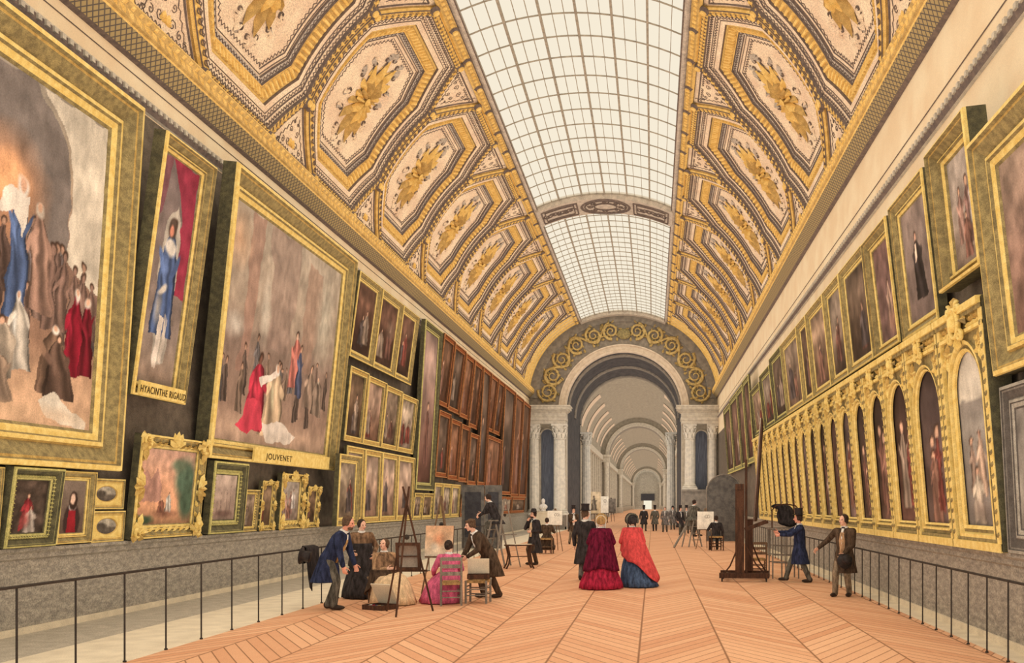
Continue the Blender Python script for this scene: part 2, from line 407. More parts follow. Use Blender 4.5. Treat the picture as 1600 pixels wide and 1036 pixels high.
def coffer_mesh(side):
    mb = MB()
    # rings: inset, height, material of the ring that ends here
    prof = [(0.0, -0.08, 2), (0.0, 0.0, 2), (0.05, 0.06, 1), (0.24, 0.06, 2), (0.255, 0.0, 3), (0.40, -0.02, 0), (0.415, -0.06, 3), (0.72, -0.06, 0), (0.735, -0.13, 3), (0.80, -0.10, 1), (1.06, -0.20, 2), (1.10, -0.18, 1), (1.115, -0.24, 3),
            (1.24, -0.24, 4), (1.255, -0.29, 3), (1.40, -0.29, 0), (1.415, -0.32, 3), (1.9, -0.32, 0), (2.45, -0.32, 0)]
    rings = [[(p[0], p[1], h) for p in dens(inset(OCT, i))] for i, h, m in prof]
    n = len(rings[0])
    for j in range(len(rings) - 1):
        o = len(mb.v); mb.v += rings[j] + rings[j + 1]
        for k in range(n):
            mb.f.append((o + k, o + (k + 1) % n, o + n + (k + 1) % n, o + n + k)); mb.m.append(prof[j + 1][2])
    mb.add(rings[-1], [tuple(range(n))], 0)
    for c, t, q in walk(inset(OCT, 0.145), 0.21):              # leaf band
        a = math.atan2(t[1], t[0])
        leaf(mb, (c[0] - t[0] * 0.06 - t[1] * 0.0, c[1] - t[1] * 0.06), a + 0.7, 0.15, 0.045, 0.06, 0.05, 1)
        leaf(mb, (c[0] - t[0] * 0.06, c[1] - t[1] * 0.06), a - 0.7, 0.15, 0.045, 0.06, 0.05, 1)
    for c, t, q in walk(inset(OCT, 0.93), 0.17):               # egg-and-dart blocks
        nn = (-t[1], t[0]); w = q * 0.30; l = 0.11
        P = lambda u, v, h: (c[0] + t[0] * u + nn[0] * v, c[1] + t[1] * u + nn[1] * v, h)
        mb.add([P(-w, -l, -0.13), P(w, -l, -0.13), P(w, l, -0.2), P(-w, l, -0.2), P(-w * 0.6, -l * 0.8, -0.06), P(w * 0.6, -l * 0.8, -0.06), P(w * 0.6, l * 0.8, -0.13), P(-w * 0.6, l * 0.8, -0.13)],
               [(4, 5, 6, 7), (0, 1, 5, 4), (1, 2, 6, 5), (2, 3, 7, 6), (3, 0, 4, 7)], 1)
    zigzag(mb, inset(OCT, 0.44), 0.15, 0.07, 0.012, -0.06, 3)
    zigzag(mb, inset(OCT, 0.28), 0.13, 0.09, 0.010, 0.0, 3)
    for ii, hz in ((0.05, 0.06), (0.235, 0.06), (0.56, -0.06), (1.31, -0.29)):
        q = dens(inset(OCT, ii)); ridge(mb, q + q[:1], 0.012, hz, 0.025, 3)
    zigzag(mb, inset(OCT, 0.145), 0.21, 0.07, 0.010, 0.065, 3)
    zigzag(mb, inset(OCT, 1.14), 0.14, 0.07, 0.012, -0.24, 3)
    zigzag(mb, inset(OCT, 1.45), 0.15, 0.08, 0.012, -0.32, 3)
    # half triangles in the four corners
    for sy in (1, -1):
        for ss in (1, -1):
            T = [(sy * HY, ss * HS), (sy * (HY - CY), ss * HS), (sy * HY, ss * (HS - CS))]
            A, B, C = T
            vs = []; fs = []
            K = 5
            for i in range(K + 1):
                for j in range(K + 1 - i):
                    u, v = i / K, j / K
                    vs.append((A[0] + (B[0] - A[0]) * u + (C[0] - A[0]) * v, A[1] + (B[1] - A[1]) * u + (C[1] - A[1]) * v, -0.06))
            idx = {}; q = 0
            for i in range(K + 1):
                for j in range(K + 1 - i): idx[i, j] = q; q += 1
            for i in range(K):
                for j in range(K - i):
                    fs.append((idx[i, j], idx[i + 1, j], idx[i, j + 1]))
                    if i + j < K - 1: fs.append((idx[i + 1, j], idx[i + 1, j + 1], idx[i, j + 1]))
            mb.add(vs, fs, 0)
            # raised dark border along the slanting side, the base, and scrolls
            def W(u, v): return (A[0] + (B[0] - A[0]) * u + (C[0] - A[0]) * v, A[1] + (B[1] - A[1]) * u + (C[1] - A[1]) * v)
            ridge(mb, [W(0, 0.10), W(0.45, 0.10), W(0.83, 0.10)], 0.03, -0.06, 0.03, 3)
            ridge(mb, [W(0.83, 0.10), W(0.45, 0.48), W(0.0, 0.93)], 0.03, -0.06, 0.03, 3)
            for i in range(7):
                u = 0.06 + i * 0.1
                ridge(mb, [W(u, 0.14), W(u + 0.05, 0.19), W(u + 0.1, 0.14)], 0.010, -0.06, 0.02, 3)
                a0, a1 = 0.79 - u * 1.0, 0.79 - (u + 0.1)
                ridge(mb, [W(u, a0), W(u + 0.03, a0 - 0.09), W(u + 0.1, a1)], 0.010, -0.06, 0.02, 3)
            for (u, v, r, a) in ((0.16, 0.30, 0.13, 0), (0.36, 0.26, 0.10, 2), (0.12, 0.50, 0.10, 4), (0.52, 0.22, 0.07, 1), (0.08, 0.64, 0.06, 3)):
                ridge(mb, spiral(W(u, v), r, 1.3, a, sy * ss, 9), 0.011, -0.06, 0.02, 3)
            if ss < 0:
                for i in range(4): leaf(mb, W(0.0, 0.25), math.atan2(C[1] - A[1], -sy) + sy * (-0.1 + i * 0.28) * (1 if ss < 0 else -1), 0.24, 0.05, -0.06, 0.05, 1)
    # studs where the bands meet
    for (y, s) in ((HY, -HS + CS), (HY, HS - CS), (-HY, -HS + CS), (-HY, HS - CS), (HY - CY, -HS), (-HY + CY, -HS), (HY - CY, HS), (-HY + CY, HS)):
        for r, h, m in ((0.17, 0.13, 3), (0.13, 0.17, 1)):
            k = 10; ins = 0.10
            yy = y - math.copysign(ins, y) if abs(abs(y) - HY) < 1e-6 else y
            s_ = s - math.copysign(ins, s) if abs(abs(s) - HS) < 1e-6 else s
            vs = [(yy + r * math.cos(2 * PI * i / k), s_ + r * math.sin(2 * PI * i / k), 0.04) for i in range(k)] + [(yy + r * 0.7 * math.cos(2 * PI * i / k), s_ + r * 0.7 * math.sin(2 * PI * i / k), h) for i in range(k)]
            mb.add(vs, [(i, (i + 1) % k, k + (i + 1) % k, k + i) for i in range(k)] + [tuple(range(k, 2 * k))], m)
    return mb.mesh('coffer', CM, fn=lambda p: vault(side, S0 + HS + p[1], p[0], p[2]))
def rosette_mesh(side):
    mb = MB()
    for k in range(16):                                        # outer curled leaves in grey plaster
        a = 2 * PI * k / 16 + 0.1
        e = (0.86 * math.cos(a), 1.30 * math.sin(a))
        leaf(mb, e, math.atan2(e[1], e[0]) + 0.5 * (-1) ** k, 0.36, 0.12, -0.32, 0.10, 4, 0)
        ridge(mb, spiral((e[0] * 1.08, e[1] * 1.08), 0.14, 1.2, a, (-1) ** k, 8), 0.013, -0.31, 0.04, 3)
    for k in range(14):
        a = 2 * PI * k / 14
        L = 0.55 + 0.68 * abs(math.sin(a)) ** 1.5
        leaf(mb, (0.10 * math.cos(a), 0.12 * math.sin(a)), a, L, 0.14, -0.32, 0.18, 1, 2)
        ridge(mb, [(0.3 * L * math.cos(a + .1), 0.3 * L * math.sin(a + .1)), (1.02 * L * math.cos(a + .04), 1.02 * L * math.sin(a + .04)), (0.55 * L * math.cos(a + .30), 0.55 * L * math.sin(a + .30))], 0.012, -0.31, 0.04, 3)
    for k in range(10):
        a = 2 * PI * (k + 0.5) / 10
        leaf(mb, (0.05 * math.cos(a), 0.06 * math.sin(a)), a, 0.38 + 0.35 * abs(math.sin(a)), 0.10, -0.27, 0.22, 2, 1)
    k = 10
    vs = [(0.12 * math.cos(2 * PI * i / k), 0.12 * math.sin(2 * PI * i / k), -0.12) for i in range(k)] + [(0, 0, -0.02)]
    mb.add(vs, [(i, (i + 1) % k, k) for i in range(k)], 1)
    return mb.mesh('rosette', CM, fn=lambda p: vault(side, S0 + HS + p[1], p[0], p[2]))
# shell behind the coffers, skylight border, plain near end
mb = MB()
ns = 24
for sd in (-1, 1):
    for h, sa, sb, ya, yb, m in ((-0.45, 0, STOT, YA, YE + 1, 0), (0.0, S0, S1, YA, 12.1, 0), (0.0, S0, S1, 69.7, YE, 4)):
        vs = []
        for i in range(ns + 1):
            s = sa + (sb - sa) * i / ns
            vs += [vault(sd, s, ya, h), vault(sd, s, yb, h)]
        mb.add(vs, [(2 * i, 2 * i + 1, 2 * i + 3, 2 * i + 2) for i in range(ns)], m)
    for y in (69.8, 70.7, 71.6, 72.5):                         # plain gilt ribs beside the end wall
        vs = []
        for i in range(ns + 1):
            s = S0 + (S1 - S0) * i / ns
            vs += [vault(sd, s, y, 0), vault(sd, s, y + 0.05, 0.08), vault(sd, s, y + 0.35, 0.08), vault(sd, s, y + 0.4, 0)]
        mb.add(vs, [(4 * i + j, 4 * i + j + 1, 4 * i + j + 5, 4 * i + j + 4) for i in range(ns) for j in range(3)], 1)
ceiling = struct(mb, 'ceiling', CM)
for sd in (-1, 1):
    cm, rm = coffer_mesh(sd), rosette_mesh(sd)
    for k in range(9):
        y = 15.3 + 6.4 * k
        c = link('coffer', cm, ceiling); c.location = (0, y, 0)
        r = link('rosette', rm, c)
for sd in (-1, 1):
    mb = MB()
    prof = [(S1, 0.0, 2), (S1 + 0.06, 0.08, 1), (S1 + 0.30, 0.08, 2), (S1 + 0.33, 0.02, 3), (S1 + 0.40, 0.10, 4), (STOT - 0.04, 0.12, 4), (STOT, 0.16, 3), (STOT, -0.35, 4)]
    for i in range(len(prof) - 1):
        a, b = prof[i], prof[i + 1]
        mb.add([vault(sd, a[0], YA, a[1]), vault(sd, a[0], YE, a[1]), vault(sd, b[0], YE, b[1]), vault(sd, b[0], YA, b[1])], [(0, 1, 2, 3)], b[2])
    fl = MB(); y = 18.0; k = 0
    while y < YE - 0.3:
        s = S1 + 0.18
        leaf(fl, (y, s - 0.05), 0.6, 0.19, 0.05, 0.08, 0.05, 1); leaf(fl, (y, s + 0.05), -0.6, 0.19, 0.05, 0.08, 0.05, 1)
        if k % 8 == 0:
            for r, h, m in ((0.16, 0.15, 3), (0.12, 0.19, 1)):
                q = 8; vs = [(y + 0.12 + r * math.cos(2 * PI * i / q), s + r * math.sin(2 * PI * i / q), 0.06) for i in range(q)] + [(y + 0.12 + r * .7 * math.cos(2 * PI * i / q), s + r * .7 * math.sin(2 * PI * i / q), h) for i in range(q)]
                fl.add(vs, [(i, (i + 1) % q, q + (i + 1) % q, q + i) for i in range(q)] + [tuple(range(q, 2 * q))], m)
        y += 0.24; k += 1
    o = len(mb.v); mb.v += [vault(sd, p[1], p[0], p[2]) for p in fl.v]; mb.f += [tuple(i + o for i in f) for f in fl.f]; mb.m += fl.m
    struct(mb, 'trim_7' if sd < 0 else 'trim_8', CM)
# skylight: two lengths of glass between arched iron bars, an ornamented rib between them
def skylight(name, y0, y1, step):
    mb = MB(); nx = 18; xs = [XC - 3.18 + 6.36 * i / nx for i in range(nx + 1)]
    vs = []
    for x in xs: vs += [(x, y0, skyz(x) + 0.03), (x, y1, skyz(x) + 0.03)]
    mb.add(vs, [(2 * i, 2 * i + 1, 2 * i + 3, 2 * i + 2) for i in range(nx)], 0)
    g = struct(mb, name, M_GLASS)
    mb = MB()
    for i, x in enumerate(xs):
        w = 0.036 if i % 3 == 0 else 0.010
        mb.box((x - w, y0, skyz(x) - (0.07 if i % 3 == 0 else 0.02)), (x + w, y1, skyz(x) + 0.02), 0)
    n = round((y1 - y0) / step)
    for j in range(n + 1):
        y = y0 + (y1 - y0) * j / n; w = 0.020
        vs = []
        for x in xs: vs += [(x, y - w, skyz(x)), (x, y - w, skyz(x) - 0.035), (x, y + w, skyz(x) - 0.035), (x, y + w, skyz(x))]
        mb.add(vs, [(4 * i + k, 4 * i + k + 1, 4 * i + k + 5, 4 * i + k + 4) for i in range(nx) for k in range(3)], 0)
    mb.build('glazing_bars', M_BAR, g)
skylight('window_1', YA, 45.0, 1.38); skylight('window_2', 47.3, 72.4, 1.0)
def skyrib(name, y0, y1, orn):
    mb = MB(); n = 20; vs = []
    for i in range(n + 1):
        x = XC - 3.2 + 6.4 * i / n; z = skyz(x)
        vs += [(x, y0, z + 0.1), (x, y0, z - 0.25), (x, y1, z - 0.25), (x, y1, z + 0.1)]
    mb.add(vs, [(4 * i + k, 4 * i + k + 1, 4 * i + k + 5, 4 * i + k + 4) for i in range(n) for k in range(3)], 0)
    if orn:
        fl = MB(); yc = (y0 + y1) / 2; hw = (y1 - y0) / 2
        def rect(x0, x1, w, h):
            ridge(fl, [(x0, -h), ((x0 + x1) / 2, -h), (x1, -h), (x1, h), ((x0 + x1) / 2, h), (x0, h), (x0, -h)], w, 0.0, 0.06, 1)
        for sx in (-1, 1):
            rect(sx * 1.35, sx * 3.0, 0.04, hw * 0.72); rect(sx * 1.5, sx * 2.85, 0.03, hw * 0.55)
            for q in range(5): ridge(fl, spiral((sx * (1.7 + q * 0.25), 0), 0.3, 1.4, q, sx * (-1) ** q, 9), 0.035, 0.0, 0.05, 1)
        for r, w in ((1.15, 0.07), (1.0, 0.04), (0.55, 0.03)):
            ridge(fl, [(r * math.cos(2 * PI * i / 24), r * hw * 0.8 * math.sin(2 * PI * i / 24)) for i in range(25)], w, 0.0, 0.07, 1)
        for q in range(8): ridge(fl, spiral((0.75 * math.cos(q * PI / 4), 0.55 * hw * math.sin(q * PI / 4)), 0.2, 1.3, q, (-1) ** q, 8), 0.03, 0.0, 0.05, 1)
        o = len(mb.v); mb.v += [(XC + p[0], yc + p[1], skyz(XC + p[0]) - 0.25 - p[2]) for p in fl.v]; mb.f += [tuple(i + o for i in f) for f in fl.f]; mb.m += fl.m
    struct(mb, name, [M_CEILG, M_LINE])
skyrib('trim_9', 45.0, 47.3, True); skyrib('trim_10', 72.4, YE, False)
# ------------------------------------------------------------------ end wall with the great arch, and the halls beyond it
AX, AZ, AR = -2.25, 9.12, 4.4
def arch_wall(name, y0, y1, mats, outer, xa, xb, detail=True):
    """wall pierced by a round arch: y0 near face, y1 far face; outer(angle) = point of the outer boundary"""
    mb = MB(); n = 36; vs = []
    for i in range(n + 1):
        a = PI * i / n
        ix, iz = AX + AR * math.cos(a), AZ + AR * math.sin(a)
        ox, oz = outer(a)
        vs += [(ix, y0, iz), (ox, y0, oz), (ix, y1, iz)]
    mb.add(vs, [(3 * i, 3 * i + 1, 3 * i + 4, 3 * i + 3) for i in range(n)], 0)
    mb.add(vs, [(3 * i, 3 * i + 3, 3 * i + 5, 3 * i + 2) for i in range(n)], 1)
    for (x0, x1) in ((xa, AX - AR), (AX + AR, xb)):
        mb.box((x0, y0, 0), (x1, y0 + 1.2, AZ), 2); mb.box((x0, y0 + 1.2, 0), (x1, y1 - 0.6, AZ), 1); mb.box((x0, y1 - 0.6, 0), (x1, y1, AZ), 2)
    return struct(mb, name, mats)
def out_main(a):
    c, s = math.cos(a), math.sin(a)
    t = math.atan2(s / BE, c / AE)
    x, z = XC + AE * 1.02 * math.cos(t), ZS + BE * 1.02 * math.sin(t)
    if i_edge(a): return (XR + 0.2 if c > 0 else XL - 0.2, AZ)
    return (x, z)
def i_edge(a): return a < 1e-6 or a > PI - 1e-6
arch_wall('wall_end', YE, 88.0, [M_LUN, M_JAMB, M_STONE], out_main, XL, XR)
# archivolt, soffit pattern, outer band
mb = MB(); n = 40
def ringband(mb, prof, y, m, cx=AX, cz=AZ, n=40):
    vs = []
    for i in range(n + 1):
        a = PI * i / n
        for r, o in prof: vs.append((cx + r * math.cos(a), y - o, cz + r * math.sin(a)))
    k = len(prof)
    mb.add(vs, [(k * i + j, k * i + j + 1, k * (i + 1) + j + 1, k * (i + 1) + j) for i in range(n) for j in range(k - 1)], m)
ringband(mb, [(AR - 0.02, -0.3), (AR - 0.02, 0.22), (AR + 0.12, 0.26), (AR + 0.16, 0.16), (AR + 0.42, 0.16), (AR + 0.48, 0.24), (AR + 0.56, 0.24), (AR + 0.6, 0.0)], YE, 0)
vs = []
for i in range(n + 1):                                          # grey band that follows the vault
    t = PI * i / n
    for k, o in ((1.0, 0.0), (1.0, 0.12), (0.90, 0.12), (0.89, 0.0)):
        vs.append((XC + AE * k * math.cos(t), YE - o - 0.01, ZS + BE * k * math.sin(t)))
mb.add(vs, [(4 * i + j, 4 * i + j + 1, 4 * i + j + 5, 4 * i + j + 4) for i in range(n) for j in range(3)], 1)
struct(mb, 'trim_11', [mat('archivolt_stone', (216, 196, 168), (196, 176, 150), scale=3, grain=0.15), M_STONED])
# gilt scrolls over the arch
mb = MB()
def wpt(a, r):                                                  # polar point over the arch, squashed towards the vault
    lim = 1.0
    return (AX + r * math.cos(a), AZ + 0.15 + r * math.sin(a))
for sg in (-1, 1):
    angs = [0.20, 0.42, 0.66, 0.92, 1.17, 1.40]
    for q, a in enumerate(angs):
        aa = PI / 2 + sg * (PI / 2 - a)
        rr = 5.85 + 0.12 * math.sin(2 * a)
        c = wpt(aa, rr); d = (-1) ** q * sg
        sp = spiral(c, 0.78 - 0.03 * q, 1.9, aa + PI * (q % 2), d, 22, 0.15)
        mb.tube([(p[0], YE - 0.14, p[1]) for p in sp], [0.12 * (1 - 0.6 * i / 22) for i in range(23)], 6, 0)
        for k in range(11):
            b = 2 * PI * k / 11 + q
            lp = (c[0] + (0.62 if k % 2 else 0.3) * math.cos(b), c[1] + (0.62 if k % 2 else 0.3) * math.sin(b))
            fl = MB(); leaf(fl, lp, b + 0.8 * d, 0.36, 0.10, 0.02, 0.14, 0, 1)
            mb.add([(p[0], YE - 0.05 - p[2], p[1]) for p in fl.v], fl.f, 0)
        if q < len(angs) - 1:
            a2 = PI / 2 + sg * (PI / 2 - angs[q + 1])
            pts = []
            for k in range(9):
                u = k / 8; am = aa + (a2 - aa) * u
                pts.append(wpt(am, rr + 0.62 * math.cos(PI * u) * (1 if q % 2 else -1)))
            mb.tube([(p[0], YE - 0.12, p[1]) for p in pts], 0.09, 6, 0)
            for k in (1, 3, 5, 7):
                fl = MB(); leaf(fl, pts[k], aa + (PI / 2 if k % 4 == 1 else -PI / 2) * sg + k, 0.4, 0.11, 0.02, 0.12, 0, 1)
                mb.add([(p[0], YE - 0.05 - p[2], p[1]) for p in fl.v], fl.f, 1)
mb.ell((AX, YE - 0.1, AZ + 5.75), (0.55, 0.2, 0.42), seg=12, m=1)
struct(mb, 'trim_12', [mat('scroll_gilding', (204, 176, 112), (164, 136, 84), scale=5, grain=0.2), M_GD], smooth=True)
# soffit pattern of the deep arch
mb = MB()
for y in (74.2, 80.5, 86.6):
    vs = []
    for i in range(25):
        a = PI * i / 24
        for r, dy in ((AR - 0.01, 0), (AR - 0.10, 0.05), (AR - 0.10, 0.95), (AR - 0.01, 1.0)): vs.append((AX + r * math.cos(a), y + dy, AZ + r * math.sin(a)))
    mb.add(vs, [(4 * i + j, 4 * i + j + 1, 4 * i + j + 5, 4 * i + j + 4) for i in range(24) for j in range(3)], 0)
struct(mb, 'trim_13', M_LUN)
def capital(mb, x, y, z0, z1, r, m=0):
    mb.lathe([(r * 0.86, z0), (r * 1.05, z0 + 0.02), (r * 1.05, z0 + 0.08), (r * 0.9, z0 + 0.1), (r * 1.0, z0 + (z1 - z0) * 0.5), (r * 1.32, z1 - 0.16)], (x, y, 0), 16, m)
    for row, (zz, h, rr) in enumerate(((z0 + 0.08, (z1 - z0) * 0.42, r * 0.98), (z0 + (z1 - z0) * 0.32, (z1 - z0) * 0.42, r * 1.05))):
        for k in range(8):                                      # acanthus leaves
            a = 2 * PI * (k + 0.5 * row) / 8
            d = V((math.cos(a), math.sin(a), 0)); t = V((-math.sin(a), math.cos(a), 0)); c = V((x, y, zz)) + d * rr
            vs = [c - t * r * 0.3, c + t * r * 0.3, c + d * 0.05 + t * r * 0.34 + V((0, 0, h * 0.7)), c + d * r * 0.42 + V((0, 0, h)), c + d * 0.05 - t * r * 0.34 + V((0, 0, h * 0.7)), c + d * r * 0.2 + V((0, 0, h * 0.5))]
            mb.add(vs, [(0, 1, 5), (1, 2, 5), (2, 3, 5), (3, 4, 5), (4, 0, 5)], m)
    for k in range(4):                                          # corner volutes
        a = PI / 4 + PI / 2 * k
        mb.ell((x + r * 1.42 * math.cos(a), y + r * 1.42 * math.sin(a), z1 - 0.26), (r * 0.24,) * 3, seg=8, m=m)
    w = r * 1.32; mb.box((x - w, y - w, z1 - 0.16), (x + w, y + w, z1), m)
def column(name, x, y, z0, z1, r, label):
    root = empty(name, (x, y, 0)); tag(root, label, 'column', 'stone columns of the arch')
    mb = MB(); zc = z1 - 1.15                                    # fluted shaft
    seg = 48; rings = []
    for z, k in ((z0 + 0.42, 1.0), (z0 + (zc - z0) * 0.4, 0.99), (zc, 0.86)):
        rings.append([V((r * k * (1 - 0.05 * (0.5 + 0.5 * math.cos(12 * 2 * PI * i / seg * 1.0)) ) * math.cos(2 * PI * i / seg), r * k * (1 - 0.05 * (0.5 + 0.5 * math.cos(12 * 2 * PI * i / seg))) * math.sin(2 * PI * i / seg), z)) for i in range(seg)])
    mb.loft(rings); mb.build('shaft', M_COL, root)
    mb = MB(); w = r * 1.4; mb.box((-w, -w, z0), (w, w, z0 + 0.16))
    mb.lathe([(r * 1.36, z0 + 0.16), (r * 1.4, z0 + 0.22), (r * 1.3, z0 + 0.28), (r * 1.1, z0 + 0.31), (r * 1.2, z0 + 0.36), (r * 1.12, z0 + 0.40), (r, z0 + 0.43)], (0, 0, 0), 24)
    mb.build('column_base', M_COL, root)
    mb = MB(); capital(mb, 0, 0, zc, z1, r * 0.95); mb.build('capital', M_COL, root)
M_COL = mat('column_marble', (224, 214, 192), (200, 192, 174), scale=4, grain=0.16)
ZE = 7.95                                                        # underside of the entablature
YC = YE - 0.75
def entablature(name, xa, xb, y0, y1):
    mb = MB()
    for o, z0, z1 in ((0.0, ZE, 8.2), (0.05, 8.2, 8.42), (0.0, 8.42, 8.82), (0.10, 8.82, 8.92), (0.22, 8.92, 9.02), (0.34, 9.02, 9.2), (0.40, 9.2, 9.3)):
        l = o if abs(xa - XL) > 0.2 else 0; r = o if abs(xb - XR) > 0.2 else 0
        mb.box((xa - l, y0 - o, z0), (xb + r, y1 + 0.0, z1))
    struct(mb, name, M_STONE)
entablature('trim_14', XL, AX - AR + 0.05, YE - 1.35, YE + 0.3); entablature('trim_15', AX + AR - 0.05, XR, YE - 1.35, YE + 0.3)
def pedestal(name, xa, xb, z1):
    mb = MB(); y0 = YE - 1.35
    mb.box((xa, y0 + 0.05, 0), (xb, YE, z1 - 0.14)); mb.box((xa, y0 - 0.03, 0), (xb, YE, 0.2)); mb.box((xa, y0 - 0.04, z1 - 0.14), (xb, YE, z1))
    mb.box((xa + 0.2, y0 + 0.02, 0.35), (xb - 0.2, y0 + 0.06, z1 - 0.3))
    struct(mb, name, M_STONED)
pedestal('trim_16', XL + 0.02, AX - AR + 0.02, 1.1); pedestal('trim_17', AX + AR - 0.02, XR - 0.02, 3.0)
column('stone_column', -7.08, YC, 1.1, ZE, 0.46, 'white fluted column with leafy capital to the left of the great arch opening')
column('stone_column', -9.0, YC, 1.1, ZE, 0.40, 'white column against the left wall beyond the last red-brown pictures')
column('stone_column', 2.74, YC, 3.0, ZE, 0.40, 'white column on a tall pedestal at the right jamb of the great arch')
column('stone_column', 4.45, YC, 3.0, ZE, 0.34, 'slim column in the right-hand corner beside the blue niche')
for nm, x0, x1, zb, zt in (('trim_18', -8.55, -7.6, 1.15, 7.6), ('trim_19', 3.2, 4.1, 3.05, 7.5)):   # dark arched niches
    mb = MB(); c, r = (x0 + x1) / 2, (x1 - x0) / 2
    prof = [(x0, zb), (x1, zb)] + [(c + r * math.cos(PI * i / 14), zt - r + r * math.sin(PI * i / 14)) for i in range(15)]
    k = len(prof)
    vs = [(x, YE - 0.02, z) for x, z in prof] + [(c + (x - c) * 0.82, YE - 0.0, z) for x, z in prof]
    mb.add([(x, YE - 0.03, z) for x, z in prof], [tuple(range(k))], 0)
    vs = []
    for x, z in prof: vs += [(x, YE - 0.0, z), (x, YE - 0.12, z), (c + (x - c) * 1.18, YE - 0.12, z + (0.1 if z > zb else 0)), (c + (x - c) * 1.18, YE, z + (0.1 if z > zb else 0))]
    mb.add(vs, [(4 * i + j, 4 * i + j + 1, 4 * i + j + 5, 4 * i + j + 4) for i in range(1, k - 1) for j in range(3)], 1)
    struct(mb, nm, [M_NICHE, M_STONE])
# halls beyond: barrel vaults with pale painted bands of window light, each closed by another arch
M_FAR = mat('far_plaster', (172, 160, 138), (150, 140, 122), scale=3, grain=0.3)
M_FARL = mat('far_light_band', (232, 206, 176), grain=0.1)  # window light on the vault, put into a pale plaster colour
HALLS = ((88.0, 143.0, 147.0), (147.0, 203.0, 207.0), (207.0, 330.0, 334.0))
HW = 5.6
def out_far(a):
    return (AX + HW * 1.03 * math.cos(a), AZ - 0.0 + HW * 1.03 * math.sin(a))
for k, (y0, y1, y2) in enumerate(HALLS):
    mb = MB(); n = 24; vs = []
    for i in range(n + 1):
        a = PI * i / n; vs += [(AX + HW * math.cos(a), y0, AZ + HW * math.sin(a)), (AX + HW * math.cos(a), y1, AZ + HW * math.sin(a))]
    mb.add(vs, [(2 * i, 2 * i + 1, 2 * i + 3, 2 * i + 2) for i in range(n)], 0)
    nr = 6 if k < 2 else 8
    for j in range(nr):                                         # pale bands either side, window light put into their colour
        yy = y0 + (y1 - y0) * (j + 0.6) / nr; w = (y1 - y0) / nr * 0.16
        for a0, a1, m in ((R(12), R(52), 1), (R(128), R(168), 1)):
            vs = []
            for i in range(9):
                a = a0 + (a1 - a0) * i / 8
                vs += [(AX + (HW - 0.06) * math.cos(a), yy - w, AZ + (HW - 0.06) * math.sin(a)), (AX + (HW - 0.06) * math.cos(a), yy + w, AZ + (HW - 0.06) * math.sin(a))]
            mb.add(vs, [(2 * i, 2 * i + 1, 2 * i + 3, 2 * i + 2) for i in range(8)], m)
    struct(mb, 'ceiling_far', [M_FAR, M_FARL])
    mb = MB()
    for sg in (-1, 1):
        x = AX + sg * HW
        mb.box((min(x, x + sg * 0.3), y0, 0), (max(x, x + sg * 0.3), y1, AZ), 0)
        np_ = 12
        for j in range(np_):
            yy = y0 + (y1 - y0) * (j + 0.5) / np_
            mb.box((min(x, x - sg * 0.22), yy - 0.5, 0), (max(x, x - sg * 0.22), yy + 0.5, AZ - 0.7), 1)
        mb.box((min(x, x - sg * 0.4), y0, AZ - 0.7), (max(x, x - sg * 0.4), y1, AZ), 1)
        mb.box((min(x, x - sg * 0.3), y0, 0), (max(x, x - sg * 0.3), y1, 1.2), 0)
    struct(mb, 'wall_far', [M_FAR, M_STONE])
    mb = MB(); mb.box((AX - HW - 0.3, y0 - 0.2 if k else 74.2, -0.2), (AX + HW + 0.3, y2, 0.0)); struct(mb, 'floor_far', M_FLOOR)
    arch_wall('wall_arch', y1, y2, [M_FAR, M_STONED, M_STONE], out_far, AX - HW, AX + HW)
    mb = MB(); ringband(mb, [(AR - 0.02, -0.2), (AR - 0.02, 0.25), (AR + 0.5, 0.25), (AR + 0.55, 0)], y1, 0, n=24)
    for sg in (-1, 1):
        x = AX + sg * (AR + 0.6)
        mb.box((x - 0.75, y1 - 0.9, 8.1), (x + 0.75, y1, 9.1), 0); mb.box((x - 0.9, y1 - 1.1, 8.9), (x + 0.9, y1, 9.2), 0)
        mb.lathe([(0.46, 1.2), (0.46, 1.5), (0.4, 1.6), (0.36, 7.3), (0.42, 7.4), (0.5, 8.1)], (x - sg * 0.25, y1 - 0.5, 0), 14, 0)
        mb.box((x - 0.8, y1 - 1.0, 0), (x + 0.8, y1, 1.2), 0)
    struct(mb, 'trim_far', M_STONE)
# end of the far hall: dark lintel over a bright doorway
mb = MB(); mb.box((AX - 6, 334.5, 0), (AX + 6, 335, 15)); struct(mb, 'wall_back', M_FAR)
mb = MB(); mb.box((-3.4, 334.3, 0), (-0.6, 334.5, 3.0)); struct(mb, 'door_1', M_DOORLIT)
mb = MB(); mb.box((-4.3, 334.0, 3.0), (0.4, 334.5, 5.4)); struct(mb, 'trim_20', M_SCREEND)
# columns at the far side of the deep arch
column('stone_column', AX - AR - 0.0 + 0.55, 87.2, 0.0, 8.4, 0.42, 'shaded column at the far left side of the deep arch')
column('stone_column', AX + AR - 0.55, 87.2, 0.0, 8.4, 0.42, 'shaded column at the far right side of the deep arch')
